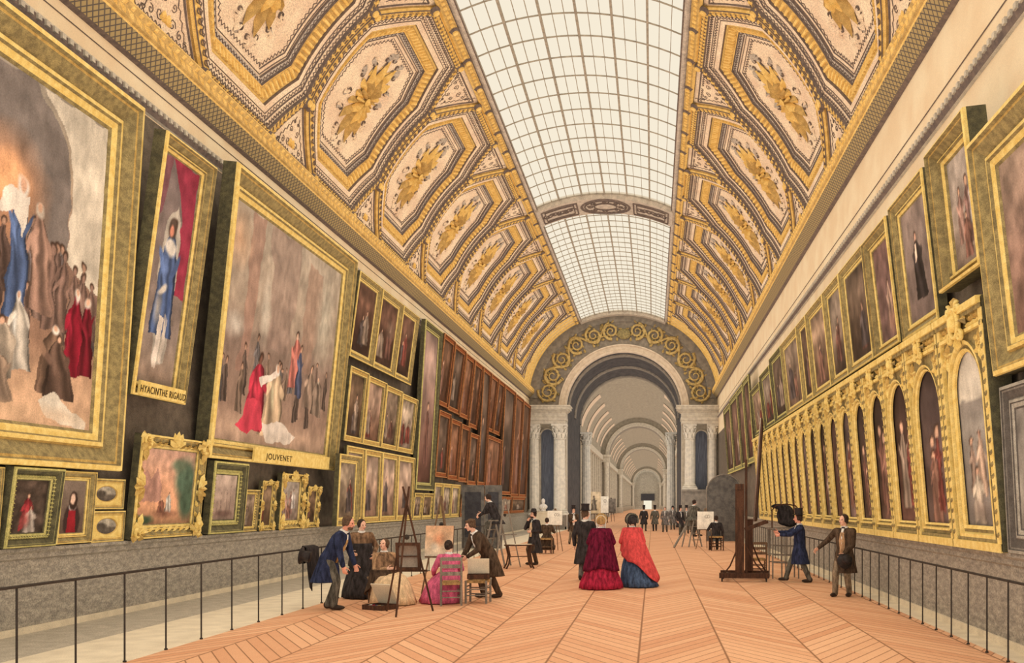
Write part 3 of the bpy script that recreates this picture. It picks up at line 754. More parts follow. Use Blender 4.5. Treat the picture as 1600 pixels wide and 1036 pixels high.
# ------------------------------------------------------------------ pictures
class Paint:
    """colours of a canvas on a grid of nx by ny points; u runs left to right, v bottom to top (both 0..1, asp = width / height)"""
    def __init__(s, nx, ny, asp, seed):
        s.nx, s.ny, s.asp = nx, ny, asp
        s.rs = np.random.RandomState(seed)
        u, v = np.meshgrid(np.linspace(0, 1, nx), np.linspace(0, 1, ny)); s.u, s.v = u, v
        s.c = np.zeros((ny, nx, 3)); s.u0, s.v0 = u, v
        s.u = u + (0.010 * s.noise(16) + 0.006 * s.noise(34)) / max(asp, 0.4); s.v = v + 0.010 * s.noise(15) + 0.006 * s.noise(30)
    def noise(s, k):
        """smooth random field in -1..1 with about k cells across the height"""
        kx = max(2, int(k * max(s.asp, 0.3)) + 1); ky = k + 1
        g = s.rs.rand(ky + 1, kx + 1) * 2 - 1
        uu, vv = np.clip(s.u, 0, 1), np.clip(s.v, 0, 1); x, y = uu * (kx - 1e-6), vv * (ky - 1e-6); i, j = x.astype(int), y.astype(int); fx, fy = x - i, y - j
        fx, fy = fx * fx * (3 - 2 * fx), fy * fy * (3 - 2 * fy)
        return (g[j, i] * (1 - fx) + g[j, i + 1] * fx) * (1 - fy) + (g[j + 1, i] * (1 - fx) + g[j + 1, i + 1] * fx) * fy
    def grad(s, *stops):
        vs = [q[0] for q in stops]
        for k in range(3): s.c[..., k] = np.interp(s.v, vs, [q[1][k] for q in stops])
    def mottle(s, k, amp):
        n = s.noise(k) + 0.5 * s.noise(k * 2 + 1); s.c = np.clip(s.c * (1 + amp * n)[..., None], 0, 255)
    def put(s, m, col):
        m = np.clip(m, 0, 1)[..., None]; s.c = s.c * (1 - m) + np.array(col, float) * m
    def ell(s, u, v, ru, rv, col, soft=0.3, ang=0.0, a=1.0):
        du, dv = (s.u - u) * s.asp, s.v - v
        ca, sa = math.cos(ang), math.sin(ang)
        x, y = (du * ca + dv * sa) / (ru * s.asp), (-du * sa + dv * ca) / rv
        d = np.sqrt(x * x + y * y); s.put((1 - d) / soft * a + 0.0, col)
    def poly(s, pts, col, a=1.0, wob=0.0):
        uu = s.u + (wob * s.noise(9) if wob else 0); vv = s.v
        ins = np.zeros_like(s.u, bool); n = len(pts)
        for i in range(n):
            (x0, y0), (x1, y1) = pts[i], pts[(i + 1) % n]
            if y0 == y1: continue
            c = ((y0 > vv) != (y1 > vv)) & (uu < (x1 - x0) * (vv - y0) / (y1 - y0) + x0); ins ^= c
        s.put(ins * a, col)
    def robe(s, u, v, h, w, col, head=(214, 170, 140), lean=0.0, hood=None, folds=5):
        """a standing draped figure, foot at (u, v), height h, half width w"""
        t = (s.v - v) / (h * 0.86); uc = u + lean * t
        half = w * (0.55 + 0.45 * np.clip(1 - t, 0, 1)) * np.clip(np.minimum(1, (1.04 - t) * 5), 0, 1) ** 0.5
        x = (s.u - uc) / np.maximum(half, 1e-4)
        ins = (np.abs(x) < 1) & (t > 0) & (t < 1.03)
        sh = 0.82 + 0.18 * np.sin(x * folds + 3 * t + u * 40) - 0.18 * (np.abs(x) > 0.8)
        c = np.array(col, float)[None, None, :] * sh[..., None]
        m = ins[..., None]; s.c = np.where(m, np.clip(c, 0, 255), s.c)
        hr = h * 0.075
        for k in (-1, 1):                                         # sleeves and highlights on the folds
            s.ell(u + lean * 0.75 + k * w * 0.62, v + h * 0.62, w * 0.22, h * 0.15, [c_ * (0.86 if k > 0 else 1.08) for c_ in col], 0.35, ang=k * 0.5 * (1 if (u * 37) % 1 > 0.5 else -1))
        s.ell(u + lean * 0.9 - w * 0.25, v + h * 0.55, w * 0.2, h * 0.24, [min(255, c_ * 1.22 + 8) for c_ in col], 0.9, ang=0.15, a=0.7)
        if hood: s.ell(u + lean * 1.0, v + h * 0.90, hr * 1.05 / s.asp, hr * 1.25, hood, 0.4); hr *= 0.8
        else: s.ell(u + lean, v + h * 0.95, hr * 1.05 / s.asp, hr * 1.1, (70, 52, 42), 0.3)
        s.ell(u + lean, v + h * 0.925, hr * 0.75 / s.asp, hr, head, 0.4)
    def crowd(s, n, v0, v1, h, cols):
        for k in range(n):
            v = v1 + (v0 - v1) * k / max(1, n - 1)
            s.robe(s.rs.rand(), v - h * 0.4, h * (0.8 + 0.4 * s.rs.rand()), h * 0.16 / s.asp, cols[s.rs.randint(len(cols))], head=(176, 140, 116))
def grid_mesh(name, P, w, h, z):
    """canvas: front face painted per vertex, with the thickness of a stretched canvas"""
    nx, ny = P.nx, P.ny
    vs = np.stack([(P.u0 - 0.5) * w, P.v0 * h, np.full_like(P.u, z)], -1).reshape(-1, 3)
    idx = np.arange(nx * ny).reshape(ny, nx)
    fs = np.stack([idx[:-1, :-1], idx[:-1, 1:], idx[1:, 1:], idx[1:, :-1]], -1).reshape(-1, 4).tolist()
    o = nx * ny; b = [idx[0, 0], idx[0, -1], idx[-1, -1], idx[-1, 0]]
    back = [(-w / 2, 0, z - 0.03), (w / 2, 0, z - 0.03), (w / 2, h, z - 0.03), (-w / 2, h, z - 0.03)]
    fs += [[o, o + 3, o + 2, o + 1]] + [[b[i], o + i, o + (i + 1) % 4, b[(i + 1) % 4]][::-1] for i in range(4)]
    me = bpy.data.meshes.new(name); me.from_pydata(vs.tolist() + back, [], fs)
    cl = np.clip(P.c.reshape(-1, 3), 0, 255) / 255.0
    cl = np.where(cl <= 0.04045, cl / 12.92, ((cl + 0.055) / 1.055) ** 2.4)
    cl = np.concatenate([cl, np.tile([[0.25, 0.2, 0.15]], (4, 1))]); cl = np.concatenate([cl, np.ones((len(cl), 1))], 1)
    at = me.color_attributes.new('Col', 'FLOAT_COLOR', 'POINT'); at.data.foreach_set('color', cl.astype(np.float32).ravel())
    me.materials.append(M_PAINT); me.polygons.foreach_set('use_smooth', [True] * len(me.polygons)); me.update()
    return me
# frame profiles: (share of the rail's width, share of its depth, material)
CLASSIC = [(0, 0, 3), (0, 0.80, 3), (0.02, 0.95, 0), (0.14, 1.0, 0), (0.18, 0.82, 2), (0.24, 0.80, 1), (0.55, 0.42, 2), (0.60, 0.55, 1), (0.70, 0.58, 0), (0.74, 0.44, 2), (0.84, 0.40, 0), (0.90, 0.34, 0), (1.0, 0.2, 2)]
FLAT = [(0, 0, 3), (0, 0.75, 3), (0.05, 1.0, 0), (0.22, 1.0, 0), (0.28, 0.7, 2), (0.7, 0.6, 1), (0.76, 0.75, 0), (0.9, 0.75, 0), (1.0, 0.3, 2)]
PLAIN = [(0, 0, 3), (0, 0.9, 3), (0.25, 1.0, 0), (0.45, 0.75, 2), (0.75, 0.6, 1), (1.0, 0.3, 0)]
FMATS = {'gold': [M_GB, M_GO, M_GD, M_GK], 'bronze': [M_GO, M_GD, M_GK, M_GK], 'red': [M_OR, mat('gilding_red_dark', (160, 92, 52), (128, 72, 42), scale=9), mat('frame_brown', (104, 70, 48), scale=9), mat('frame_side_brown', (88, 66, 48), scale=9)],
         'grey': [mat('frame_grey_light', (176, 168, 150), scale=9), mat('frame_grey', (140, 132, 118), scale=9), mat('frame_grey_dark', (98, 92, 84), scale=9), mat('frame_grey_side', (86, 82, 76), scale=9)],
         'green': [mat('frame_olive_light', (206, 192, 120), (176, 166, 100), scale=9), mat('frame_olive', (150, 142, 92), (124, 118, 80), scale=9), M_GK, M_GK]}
def frame_mesh(name, w, h, fw, dep, prof, mats, top=1.0, bottom=1.0, carve=0.0, dent=0.0):
    mb = MB(); rings = []
    for a, d, m in prof:
        i = a * fw
        rings.append([(-w / 2 + i, i * bottom, d * dep), (w / 2 - i, i * bottom, d * dep), (w / 2 - i, h - i * top, d * dep), (-w / 2 + i, h - i * top, d * dep)])
    for j in range(len(rings) - 1):
        o = len(mb.v); mb.v += rings[j] + rings[j + 1]
        for k in range(4): mb.f.append((o + k, o + (k + 1) % 4, o + 4 + (k + 1) % 4, o + 4 + k)); mb.m.append(prof[j + 1][2])
    def run(i, step, fn):
        P = [(-w / 2 + i, i * bottom), (w / 2 - i, i * bottom), (w / 2 - i, h - i * top), (-w / 2 + i, h - i * top)]
        for c, t, q in walk(P, step): fn(c, t, q)
    if carve:                                                     # carved leaves along the hollow
        def fn(c, t, q):
            a = math.atan2(t[1], t[0])
            leaf(mb, (c[0] - t[0] * q * 0.3, c[1] - t[1] * q * 0.3), a + 0.6, q * 0.8, fw * 0.10, dep * 0.55, dep * 0.35, 0, 1)
            leaf(mb, (c[0] - t[0] * q * 0.3, c[1] - t[1] * q * 0.3), a - 0.6, q * 0.8, fw * 0.10, dep * 0.55, dep * 0.35, 1, 0)
        run(fw * 0.40, carve, fn)
    if dent:                                                      # bead or dentil row
        def fn2(c, t, q): bead(mb, (c[0], c[1], dep * 0.5), (q * 0.4, q * 0.4, dep * 0.25), 0)
        run(fw * 0.66, dent, fn2)
    return mb.mesh(name, mats)
NPIC = [0]
def hang(side, d0, d1, zb, zt, tilt=0.1, off=0.06, name='framed_picture'):
    """an Empty in the plane of the picture: local x to the right as seen from the hall, y up, z out of the wall; returns it with width and height"""
    w = abs(d1 - d0); yc = (d0 + d1) / 2; ch = zt - zb; L = math.hypot(ch, tilt); sn, cs = tilt / L, ch / L
    n = V((-side, 0, 0)); up0 = V((0, 0, 1)); x = V((0, 1, 0)) if side < 0 else V((0, -1, 0))
    up = up0 * cs + n * sn; z = x.cross(up)
    o = V((XL + off if side < 0 else XR - off, yc, zb))
    M = Matrix.Identity(4)
    for i in range(3): M[i][0], M[i][1], M[i][2], M[i][3] = x[i], up[i], z[i], o[i]
    return empty(name, M=M), w, L
BROWNS = [((88, 68, 52), (128, 106, 84)), ((86, 68, 56), (142, 122, 102)), ((102, 86, 70), (152, 134, 112)), ((74, 58, 46), (116, 94, 74)), ((118, 102, 88), (166, 148, 126))]
def murky(P, pal=None, fig=1, light=0):
    """an old dark canvas: brown ground, dim figures or trees"""
    a, b = BROWNS[P.rs.randint(len(BROWNS))] if pal is None else pal
    P.grad((0, a), (0.35, [(x + y) / 2 - 8 for x, y in zip(a, b)]), (0.75, b), (1, [x * 0.85 for x in b]))
    P.mottle(3, 0.22)
    for k in range(fig):
        u = 0.25 + 0.5 * P.rs.rand(); h = 0.35 + 0.3 * P.rs.rand()
        c = [(150, 110, 92), (120, 84, 72), (164, 142, 122), (96, 84, 80), (132, 72, 62)][P.rs.randint(5)]
        P.robe(u, 0.04 + 0.12 * P.rs.rand(), h, 0.11 + 0.1 * P.rs.rand(), c)
    if light: P.ell(0.5 + 0.2 * P.rs.randn(), 0.6, 0.3, 0.2, (190, 160, 136), 0.9, a=0.6)
    P.mottle(6, 0.18)
def picture(side, d0, d1, zb, zt, label, paint=None, tilt=0.1, off=0.06, fw=None, dep=0.12, prof=CLASSIC, fm='gold', res=26, top=1.0, bottom=1.0, carve=0.0, dent=0.0, group=None, corners=False, oval=False, cat='picture', k=None):
    k = k or (0.98 if side < 0 else 0.967)
    root, w, h = hang(side, d0 * k, d1 * k, zb, zt, tilt, off)
    tag(root, label, cat, group)
    NPIC[0] += 1
    fw = fw or min(w, h) * 0.13
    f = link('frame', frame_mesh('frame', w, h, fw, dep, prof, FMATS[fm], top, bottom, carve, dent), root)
    cw, chh = w - fw * 1.9, h - fw * (0.95 * top + 0.95 * bottom)
    asp = cw / chh; ny = max(10, int(res * 1.4)); nx = max(8, int(ny * min(1.6, max(0.4, asp))))
    P = Paint(nx, ny, asp, NPIC[0])
    (paint or murky)(P)
    c = link('canvas', grid_mesh('canvas', P, cw, chh, dep * 0.24), root); c.location = (0, fw * 0.95 * bottom, 0)
    if oval:                                                      # gilt mount with an oval opening
        mb = MB(); n = 32; vs = []
        for i in range(n):
            a = 2 * PI * i / n; cx_, cy_ = math.cos(a), math.sin(a); q = 1 / max(abs(cx_), abs(cy_))
            vs += [(cw * 0.36 * cx_, h / 2 + chh * 0.36 * cy_, dep * 0.3), (cw * 0.40 * cx_, h / 2 + chh * 0.40 * cy_, dep * 0.46), (cw * 0.5 * cx_ * q, h / 2 + chh * 0.5 * cy_ * q, dep * 0.42)]
        mb.add(vs, [(3 * i, 3 * ((i + 1) % n), 3 * ((i + 1) % n) + 1, 3 * i + 1) for i in range(n)], 0); mb.add(vs, [(3 * i + 1, 3 * ((i + 1) % n) + 1, 3 * ((i + 1) % n) + 2, 3 * i + 2) for i in range(n)], 1)
        mb.build('oval_mount', [M_GO, M_GB], root)
    if corners:                                                   # scrolled cartouches on the corners
        for (x, y, a) in ((-w / 2, 0, 0), (w / 2, 0, PI / 2), (w / 2, h, PI), (-w / 2, h, -PI / 2)):
            mb = MB(); s = fw
            mb.tube([(p[0], p[1], dep + 0.02) for p in spiral((s * 0.45, s * 0.45), s * 0.55, 1.4, 0, 1, 14)], [s * 0.16 * (1 - 0.05 * i) for i in range(15)], 6, 0)
            for q in (-0.5, 0.1, 0.7, 1.3, 1.9): leaf(mb, (s * 0.4, s * 0.4), q, s * 1.5 if q in (0.1, 1.3) else s * 0.9, s * 0.25, dep * 0.95, dep * 0.5, 0, 1)
            leaf(mb, (s * 0.3, s * 0.3), -2.3, s * 0.6, s * 0.3, dep * 0.9, dep * 0.5, 0, 1)
            mb.build('corner_ornament', [M_GB, M_GO], root, M=Matrix.Translation((x, y, 0)) @ Matrix.Rotation(a, 4, 'Z'))
        for (x, y, a) in ((0, h, PI / 2), (-w / 2, h / 2, PI), (w / 2, h / 2, 0)):
            mb = MB(); s = fw
            for q in (-1.1, -0.5, 0, 0.5, 1.1): leaf(mb, (-s * 0.8, 0), q, s * 1.3, s * 0.22, dep * 0.85, dep * 0.5, 0, 1)
            mb.build('centre_ornament', [M_GB, M_GO], root, M=Matrix.Translation((x, y, 0)) @ Matrix.Rotation(a, 4, 'Z'))
    return root, w, h
def nameplate(root, lo, hi, text, x, y, size, stretch):
    """gilt plate with dark lettering on it, one mesh"""
    cu = bpy.data.curves.new('lettering', 'FONT'); cu.body = text; cu.size = size; cu.align_x = 'CENTER'; cu.extrude = 0.004; cu.space_character = 1.15
    t = bpy.data.objects.new('tmp', cu); COL.objects.link(t)
    me = bpy.data.meshes.new_from_object(t.evaluated_get(bpy.context.evaluated_depsgraph_get())); bpy.data.objects.remove(t)
    mb = MB(); mb.box(lo, hi, 0)
    mb.add([(v.co.x * stretch + x, v.co.y + y, v.co.z + hi[2] + 0.003) for v in me.vertices], [tuple(p.vertices) for p in me.polygons], 1)
    mb.build('nameplate', [M_GB, M_INK], root)
# --- paintings on the big canvases: broad masses of colour, loosely drawn draped figures
def big_crowd(P):
    P.grad((0, (196, 160, 128)), (0.12, (206, 168, 134)), (0.26, (150, 118, 96)), (0.55, (140, 112, 96)), (0.75, (170, 150, 126)), (1, (150, 140, 124)))
    P.poly([(0.0, 0.55), (0.55, 0.55), (0.80, 0.52), (0.83, 0.7), (0.80, 0.84), (0.72, 0.93), (0.6, 1), (0, 1)], (122, 112, 104))
    P.poly([(0.80, 0.52), (1, 0.44), (1, 1), (0.66, 1), (0.75, 0.93), (0.82, 0.83), (0.84, 0.7)], (208, 196, 174))
    P.ell(0.52, 0.66, 0.22, 0.20, (214, 150, 104), 0.9); P.ell(0.53, 0.68, 0.10, 0.10, (232, 176, 128), 0.9)
    P.crowd(26, 0.30, 0.46, 0.20, [(128, 104, 92), (112, 90, 80), (146, 120, 106), (120, 108, 104)])
    for u, h in ((0.74, 0.26), (0.80, 0.24), (0.86, 0.22), (0.92, 0.2), (0.97, 0.18)): P.robe(u, 0.30, h, 0.035, (140, 112, 98), head=(150, 120, 104))
    P.robe(0.70, 0.34, 0.32, 0.06, (176, 140, 120), lean=-0.03, hood=(206, 190, 170))
    P.robe(0.58, 0.30, 0.42, 0.055, (92, 112, 150), hood=(226, 216, 200))
    P.poly([(0.53, 0.66), (0.47, 0.60), (0.48, 0.57), (0.55, 0.60), (0.60, 0.53), (0.62, 0.66)], (228, 216, 198))
    P.robe(0.88, 0.17, 0.28, 0.062, (148, 34, 52), hood=(216, 206, 190))
    P.robe(0.95, 0.17, 0.27, 0.04, (128, 34, 48), hood=(190, 176, 160))
    P.robe(0.62, 0.15, 0.24, 0.06, (226, 214, 194), hood=(236, 228, 214), lean=-0.02)
    P.robe(0.50, 0.12, 0.18, 0.09, (206, 188, 164), lean=0.03)
    P.robe(0.52, 0.06, 0.15, 0.07, (176, 150, 126))
    P.robe(0.76, 0.10, 0.22, 0.07, (134, 106, 86), lean=0.02, hood=(222, 212, 196))
    P.robe(0.82, 0.09, 0.19, 0.08, (112, 88, 74), lean=-0.02)
    P.poly([(0.72, 0.08), (0.80, 0.10), (0.97, 0.03), (0.98, 0.0), (0.84, 0.0), (0.76, 0.03)], (218, 206, 184), wob=0.01)
    P.ell(0.6, 0.03, 0.5, 0.05, (212, 176, 140), 0.8, a=0.6)
    P.mottle(14, 0.10)
def standing_portrait(P):
    P.grad((0, (146, 128, 112)), (0.12, (160, 140, 122)), (0.2, (140, 124, 112)), (1, (122, 108, 104)))
    P.poly([(0.62, 0.42), (1, 0.40), (1, 1), (0.30, 1), (0.55, 0.86), (0.72, 0.74)], (150, 56, 74), wob=0.02)
    P.poly([(0.0, 0.7), (0.2, 0.75), (0.3, 1), (0, 1)], (126, 84, 88), wob=0.02)
    P.poly([(0.22, 0.55), (0.35, 0.74), (0.55, 0.80), (0.70, 0.72), (0.74, 0.5), (0.7, 0.1), (0.4, 0.08)], (178, 168, 152), wob=0.02)
    P.robe(0.5, 0.22, 0.52, 0.30, (92, 112, 152), folds=9)
    P.poly([(0.40, 0.08), (0.50, 0.07), (0.54, 0.30), (0.42, 0.32)], (222, 208, 190)); P.poly([(0.56, 0.10), (0.64, 0.10), (0.66, 0.3), (0.56, 0.32)], (206, 192, 174))
    P.ell(0.50, 0.615, 0.20, 0.045, (228, 218, 202), 0.4); P.ell(0.42, 0.42, 0.16, 0.02, (216, 204, 186), 0.5, ang=0.5); P.ell(0.62, 0.40, 0.06, 0.16, (70, 90, 132), 0.7); P.ell(0.36, 0.34, 0.12, 0.10, (196, 184, 166), 0.8, a=0.7)
    P.ell(0.48, 0.70, 0.12, 0.055, (92, 76, 66), 0.3); P.ell(0.475, 0.69, 0.07, 0.036, (224, 148, 120), 0.4)
    P.ell(0.5, 0.04, 0.6, 0.06, (150, 128, 110), 0.7, a=0.7)
    P.mottle(16, 0.10)
def big_pilgrims(P):
    P.grad((0, (176, 148, 126)), (0.06, (186, 156, 132)), (0.16, (150, 124, 106)), (0.42, (136, 116, 102)), (0.6, (168, 150, 130)), (1, (176, 162, 142)))
    P.poly([(0.34, 0.45), (0.52, 0.45), (0.56, 1), (0.30, 1)], (150, 126, 112), 0.6, 0.03)
    P.poly([(0.12, 0.3), (0.2, 0.3), (0.24, 1), (0.14, 1)], (162, 126, 108), 0.7, 0.02); P.poly([(0.62, 0.4), (0.78, 0.4), (0.8, 0.92), (0.64, 0.94)], (164, 132, 112), 0.6, 0.04)
    P.ell(0.86, 0.7, 0.12, 0.3, (178, 168, 148), 0.8); P.ell(0.05, 0.85, 0.12, 0.15, (196, 160, 128), 0.9)
    P.ell(0.08, 0.50, 0.08, 0.07, (206, 194, 176), 0.8); P.ell(0.3, 0.6, 0.05, 0.2, (196, 184, 164), 0.8)
    P.crowd(18, 0.20, 0.36, 0.20, [(120, 100, 88), (104, 88, 78), (140, 118, 100), (124, 116, 112)])
    P.robe(0.60, 0.30, 0.28, 0.055, (214, 132, 116), head=(214, 176, 150)); P.robe(0.65, 0.26, 0.26, 0.035, (92, 98, 122))
    P.robe(0.78, 0.22, 0.22, 0.07, (166, 142, 122)); P.robe(0.86, 0.2, 0.2, 0.06, (150, 130, 112), hood=(190, 176, 156))
    P.robe(0.43, 0.04, 0.36, 0.10, (226, 196, 158), hood=(236, 226, 210), lean=0.02)
    P.poly([(0.34, 0.1), (0.4, 0.02), (0.62, 0.02), (0.68, 0.06), (0.52, 0.12)], (222, 208, 190), wob=0.01)
    P.robe(0.27, 0.05, 0.36, 0.085, (196, 60, 78), lean=0.03, head=(120, 84, 70)); P.poly([(0.14, 0.06), (0.2, 0.04), (0.36, 0.06), (0.33, 0.2), (0.24, 0.2)], (204, 70, 86), wob=0.015)
    P.poly([(0.30, 0.30), (0.44, 0.36), (0.44, 0.33), (0.32, 0.26)], (232, 216, 198))
    P.mottle(16, 0.10)
def red_lady(P):
    P.grad((0, (70, 58, 50)), (1, (84, 70, 60))); P.mottle(4, .2)
    P.robe(0.45, 0.05, 0.7, 0.2, (168, 60, 64)); P.robe(0.56, 0.0, 0.5, 0.2, (192, 176, 160)); P.ell(0.4, 0.25, 0.2, 0.2, (160, 84, 78), 0.8); P.mottle(9, .2)
def half_portrait(P):
    P.grad((0, (96, 78, 66)), (1, (132, 116, 102))); P.ell(0.5, 0.22, 0.36, 0.38, (62, 46, 44), 0.15)
    P.poly([(0.3, 0.0), (0.7, 0.0), (0.62, 0.48), (0.38, 0.48)], (146, 36, 44)); P.ell(0.5, 0.50, 0.18, 0.08, (228, 220, 206), 0.3)
    P.ell(0.52, 0.62, 0.19, 0.21, (58, 44, 38), 0.2); P.ell(0.5, 0.65, 0.12, 0.13, (226, 190, 164), 0.3); P.mottle(6, .06)
def small_landscape(P):
    P.grad((0, (74, 66, 58)), (0.4, (104, 94, 82)), (0.5, (160, 150, 132)), (1, (190, 180, 158))); P.ell(0.3, 0.5, 0.25, 0.2, (86, 78, 68), 0.4); P.mottle(6, .15)
def rosy_landscape(P):
    P.grad((0, (150, 112, 84)), (0.2, (214, 158, 120)), (0.5, (222, 166, 130)), (1, (200, 160, 138)))
    P.poly([(0, 0.62), (0.12, 0.72), (0.2, 0.6), (0.3, 0.75), (0.4, 0.5), (0.4, 0.3), (0, 0.3)], (178, 134, 116)); P.ell(0.84, 0.62, 0.26, 0.36, (84, 104, 84), 0.5); P.ell(0.9, 0.3, 0.2, 0.3, (76, 94, 74), 0.5); P.ell(0.7, 0.8, 0.2, 0.12, (104, 116, 92), 0.6)
    P.ell(0.1, 0.06, 0.25, 0.08, (70, 86, 62), 0.5); P.robe(0.55, 0.16, 0.26, 0.06, (214, 204, 188)); P.robe(0.42, 0.15, 0.2, 0.07, (150, 100, 80)); P.ell(0.5, 0.14, 0.3, 0.07, (120, 82, 66), 0.7, a=.7); P.mottle(10, .12)
def harbour(P):
    P.grad((0, (134, 112, 98)), (0.3, (176, 150, 132)), (1, (186, 164, 146)))
    for u in (0.2, 0.35, 0.6, 0.75): P.poly([(u, 0.1), (u + 0.03, 0.1), (u + 0.02, 0.8)], (120, 98, 88), 0.8)
    P.ell(0.5, 0.14, 0.5, 0.1, (112, 88, 78), 0.6); P.mottle(5, .15)
def pale_figures(P):
    P.grad((0, (120, 112, 104)), (0.6, (150, 142, 130)), (0.72, (136, 128, 118)), (0.73, (196, 186, 166)), (1, (206, 196, 176)))
    P.robe(0.35, 0.22, 0.30, 0.12, (172, 146, 126)); P.robe(0.62, 0.2, 0.36, 0.15, (214, 182, 154), head=(160, 124, 104)); P.robe(0.45, 0.05, 0.3, 0.2, (206, 190, 166)); P.ell(0.5, 0.12, 0.4, 0.1, (140, 122, 110), 0.8, a=.6); P.mottle(10, .12)
def dark_man(P):
    P.grad((0, (112, 96, 88)), (1, (150, 132, 120))); P.robe(0.5, 0.16, 0.6, 0.2, (64, 56, 54), head=(226, 176, 148), lean=-0.06); P.poly([(0.36, 0.5), (0.44, 0.52), (0.46, 0.66), (0.4, 0.66)], (224, 196, 170)); P.mottle(6, .16)
def mauve_group(P):
    P.grad((0, (126, 108, 94)), (0.5, (160, 144, 130)), (1, (168, 156, 142)))
    for u, v, h, c in ((0.3, 0.2, .5, (176, 140, 124)), (0.55, 0.15, .6, (160, 124, 112)), (0.7, 0.3, .5, (206, 194, 182)), (0.45, 0.05, .4, (150, 108, 92))): P.robe(u, v, h, 0.13, c)
    P.mottle(7, .18)
def rose_brown(P):
    P.grad((0, (122, 94, 80)), (0.5, (146, 118, 102)), (1, (166, 142, 122))); P.ell(0.75, 0.2, 0.3, 0.3, (188, 170, 156), 0.9); P.robe(0.3, 0.1, 0.4, 0.1, (132, 92, 86)); P.robe(0.6, 0.05, 0.5, 0.1, (150, 130, 120)); P.mottle(8, .2)
def seated_pale(P):
    P.grad((0, (104, 82, 76)), (1, (124, 96, 88))); P.robe(0.55, 0.1, 0.5, 0.16, (188, 154, 132), head=(206, 170, 146)); P.ell(0.6, 0.15, 0.25, 0.15, (170, 130, 110), .7); P.mottle(7, .2)

L_ = -1
# three great canvases of the left wall
r, w, h = picture(L_, 10.4, 16.45, 2.52, 8.75, 'huge canvas nearest on the left wall, robed crowd with blue and crimson figures', big_crowd, tilt=0.40, fw=0.66, dep=0.34, res=190, k=1)
r, w, h = picture(L_, 16.62, 18.5, 3.88, 8.45, 'tall tilted portrait of a standing figure in blue under a crimson curtain, gilt frame', standing_portrait, tilt=0.62, fw=0.28, dep=0.26, off=0.22, res=150, k=1)
nameplate(r, (-0.80, 0.02, 0.24), (0.80, 0.27, 0.29), 'HYACINTHE RIGAUD', 0, 0.07, 0.18, 0.84)
r, w, h = picture(L_, 19.65, 27.6, 2.92, 8.98, 'great canvas of the left wall with kneeling figures in red and cream, lettered plate below', big_pilgrims, tilt=0.62, fw=0.6, dep=0.34, res=190, bottom=0.75, k=1)
nameplate(r, (-1.9, 0.03, 0.33), (3.1, 0.36, 0.38), 'JOUVENET', -0.45, 0.11, 0.20, 1.5)
# lowest row of the left wall
B0 = 1.32
picture(L_, 12.4, 13.92, B0, 2.48, 'gilt picture cut by the left edge, first of the lowest row', None, fw=0.15, dent=0.07)
picture(L_, 14.0, 15.2, B0, 2.50, 'dark picture of a red figure in toothed olive frame below the huge canvas', red_lady, tilt=0.16, fw=0.21, dep=0.16, dent=0.06, fm='green')
picture(L_, 15.26, 16.24, B0, 2.48, 'half-length portrait with white collar and red gown in gilt frame on lowest row', half_portrait, fw=0.17, res=40)
picture(L_, 16.30, 17.30, 1.30, 1.83, 'small oval landscape in a square gilt mount, lower one of the stacked pair', small_landscape, tilt=0.04, fw=0.09, dep=0.07, prof=PLAIN, oval=True)
picture(L_, 16.30, 17.30, 1.86, 2.38, 'small oval landscape in a square gilt mount, upper one of the stacked pair', small_landscape, tilt=0.04, fw=0.09, dep=0.07, prof=PLAIN, oval=True)
picture(L_, 17.42, 19.98, B0, 3.22, 'rosy landscape with green trees in a carved frame with scrolled corners', rosy_landscape, tilt=0.2, fw=0.26, dep=0.16, carve=0.22, corners=True, res=50)
picture(L_, 20.4, 22.1, B0, 2.86, 'misty harbour-like picture in deep gilt frame, right of the rosy landscape', harbour, tilt=0.14, fw=0.30, dep=0.18, dent=0.08, fm='green')
picture(L_, 22.2, 22.98, B0, 2.28, 'small brown picture in plain gilt frame, left of the scroll-topped frames', None, fw=0.12, dent=0.06)
picture(L_, 23.15, 24.0, B0, 2.50, 'narrow picture with scrolled gilt top, left neighbour of the larger scroll-topped one', None, fw=0.12, carve=0.16, corners=True)
picture(L_, 24.3, 25.95, B0, 2.72, 'cloudy picture in ornate scroll-topped gilt frame below the great canvas nameplate', mauve_group, fw=0.22, carve=0.2, corners=True, dep=0.15)
picture(L_, 26.2, 27.15, B0, 2.42, 'narrow picture with scrolled frame, right of the larger scroll-topped one', None, fw=0.14, carve=0.16, corners=True)
picture(L_, 27.36, 29.35, B0, 3.36, 'upright brown picture in wide plain gilt frame overlapping the corner of the great canvas', lambda P: murky(P, BROWNS[2], 2), tilt=0.1, off=0.5, fw=0.26, dep=0.16)
# three rows to its right
for k, (a, b, t) in enumerate(((29.5, 31.35, 'first'), (31.4, 33.35, 'second'), (33.4, 35.45, 'third'), (35.5, 37.9, 'fourth'))):
    picture(L_, a, b, B0, 3.72, f'tall rosy brown picture, {t} from the left in the bottom row of four', lambda P: murky(P, ((126, 98, 80), (180, 154, 132)), 1, 1), tilt=0.1, fw=0.22, dep=0.12, prof=FLAT)
for k, (a, b, t) in enumerate(((29.45, 31.3, 'first'), (31.35, 33.4, 'second'), (33.45, 35.5, 'third'), (35.55, 37.8, 'fourth'))):
    picture(L_, a, b, 3.86, 6.12 - 0.05 * k, f'brown figure picture, {t} from the left in the middle row of four', lambda P: murky(P, [BROWNS[3], ((104, 76, 60), (176, 146, 124)), BROWNS[1], BROWNS[4]][k], 2, k == 1), tilt=0.22, fw=0.2, dep=0.14, prof=FLAT)
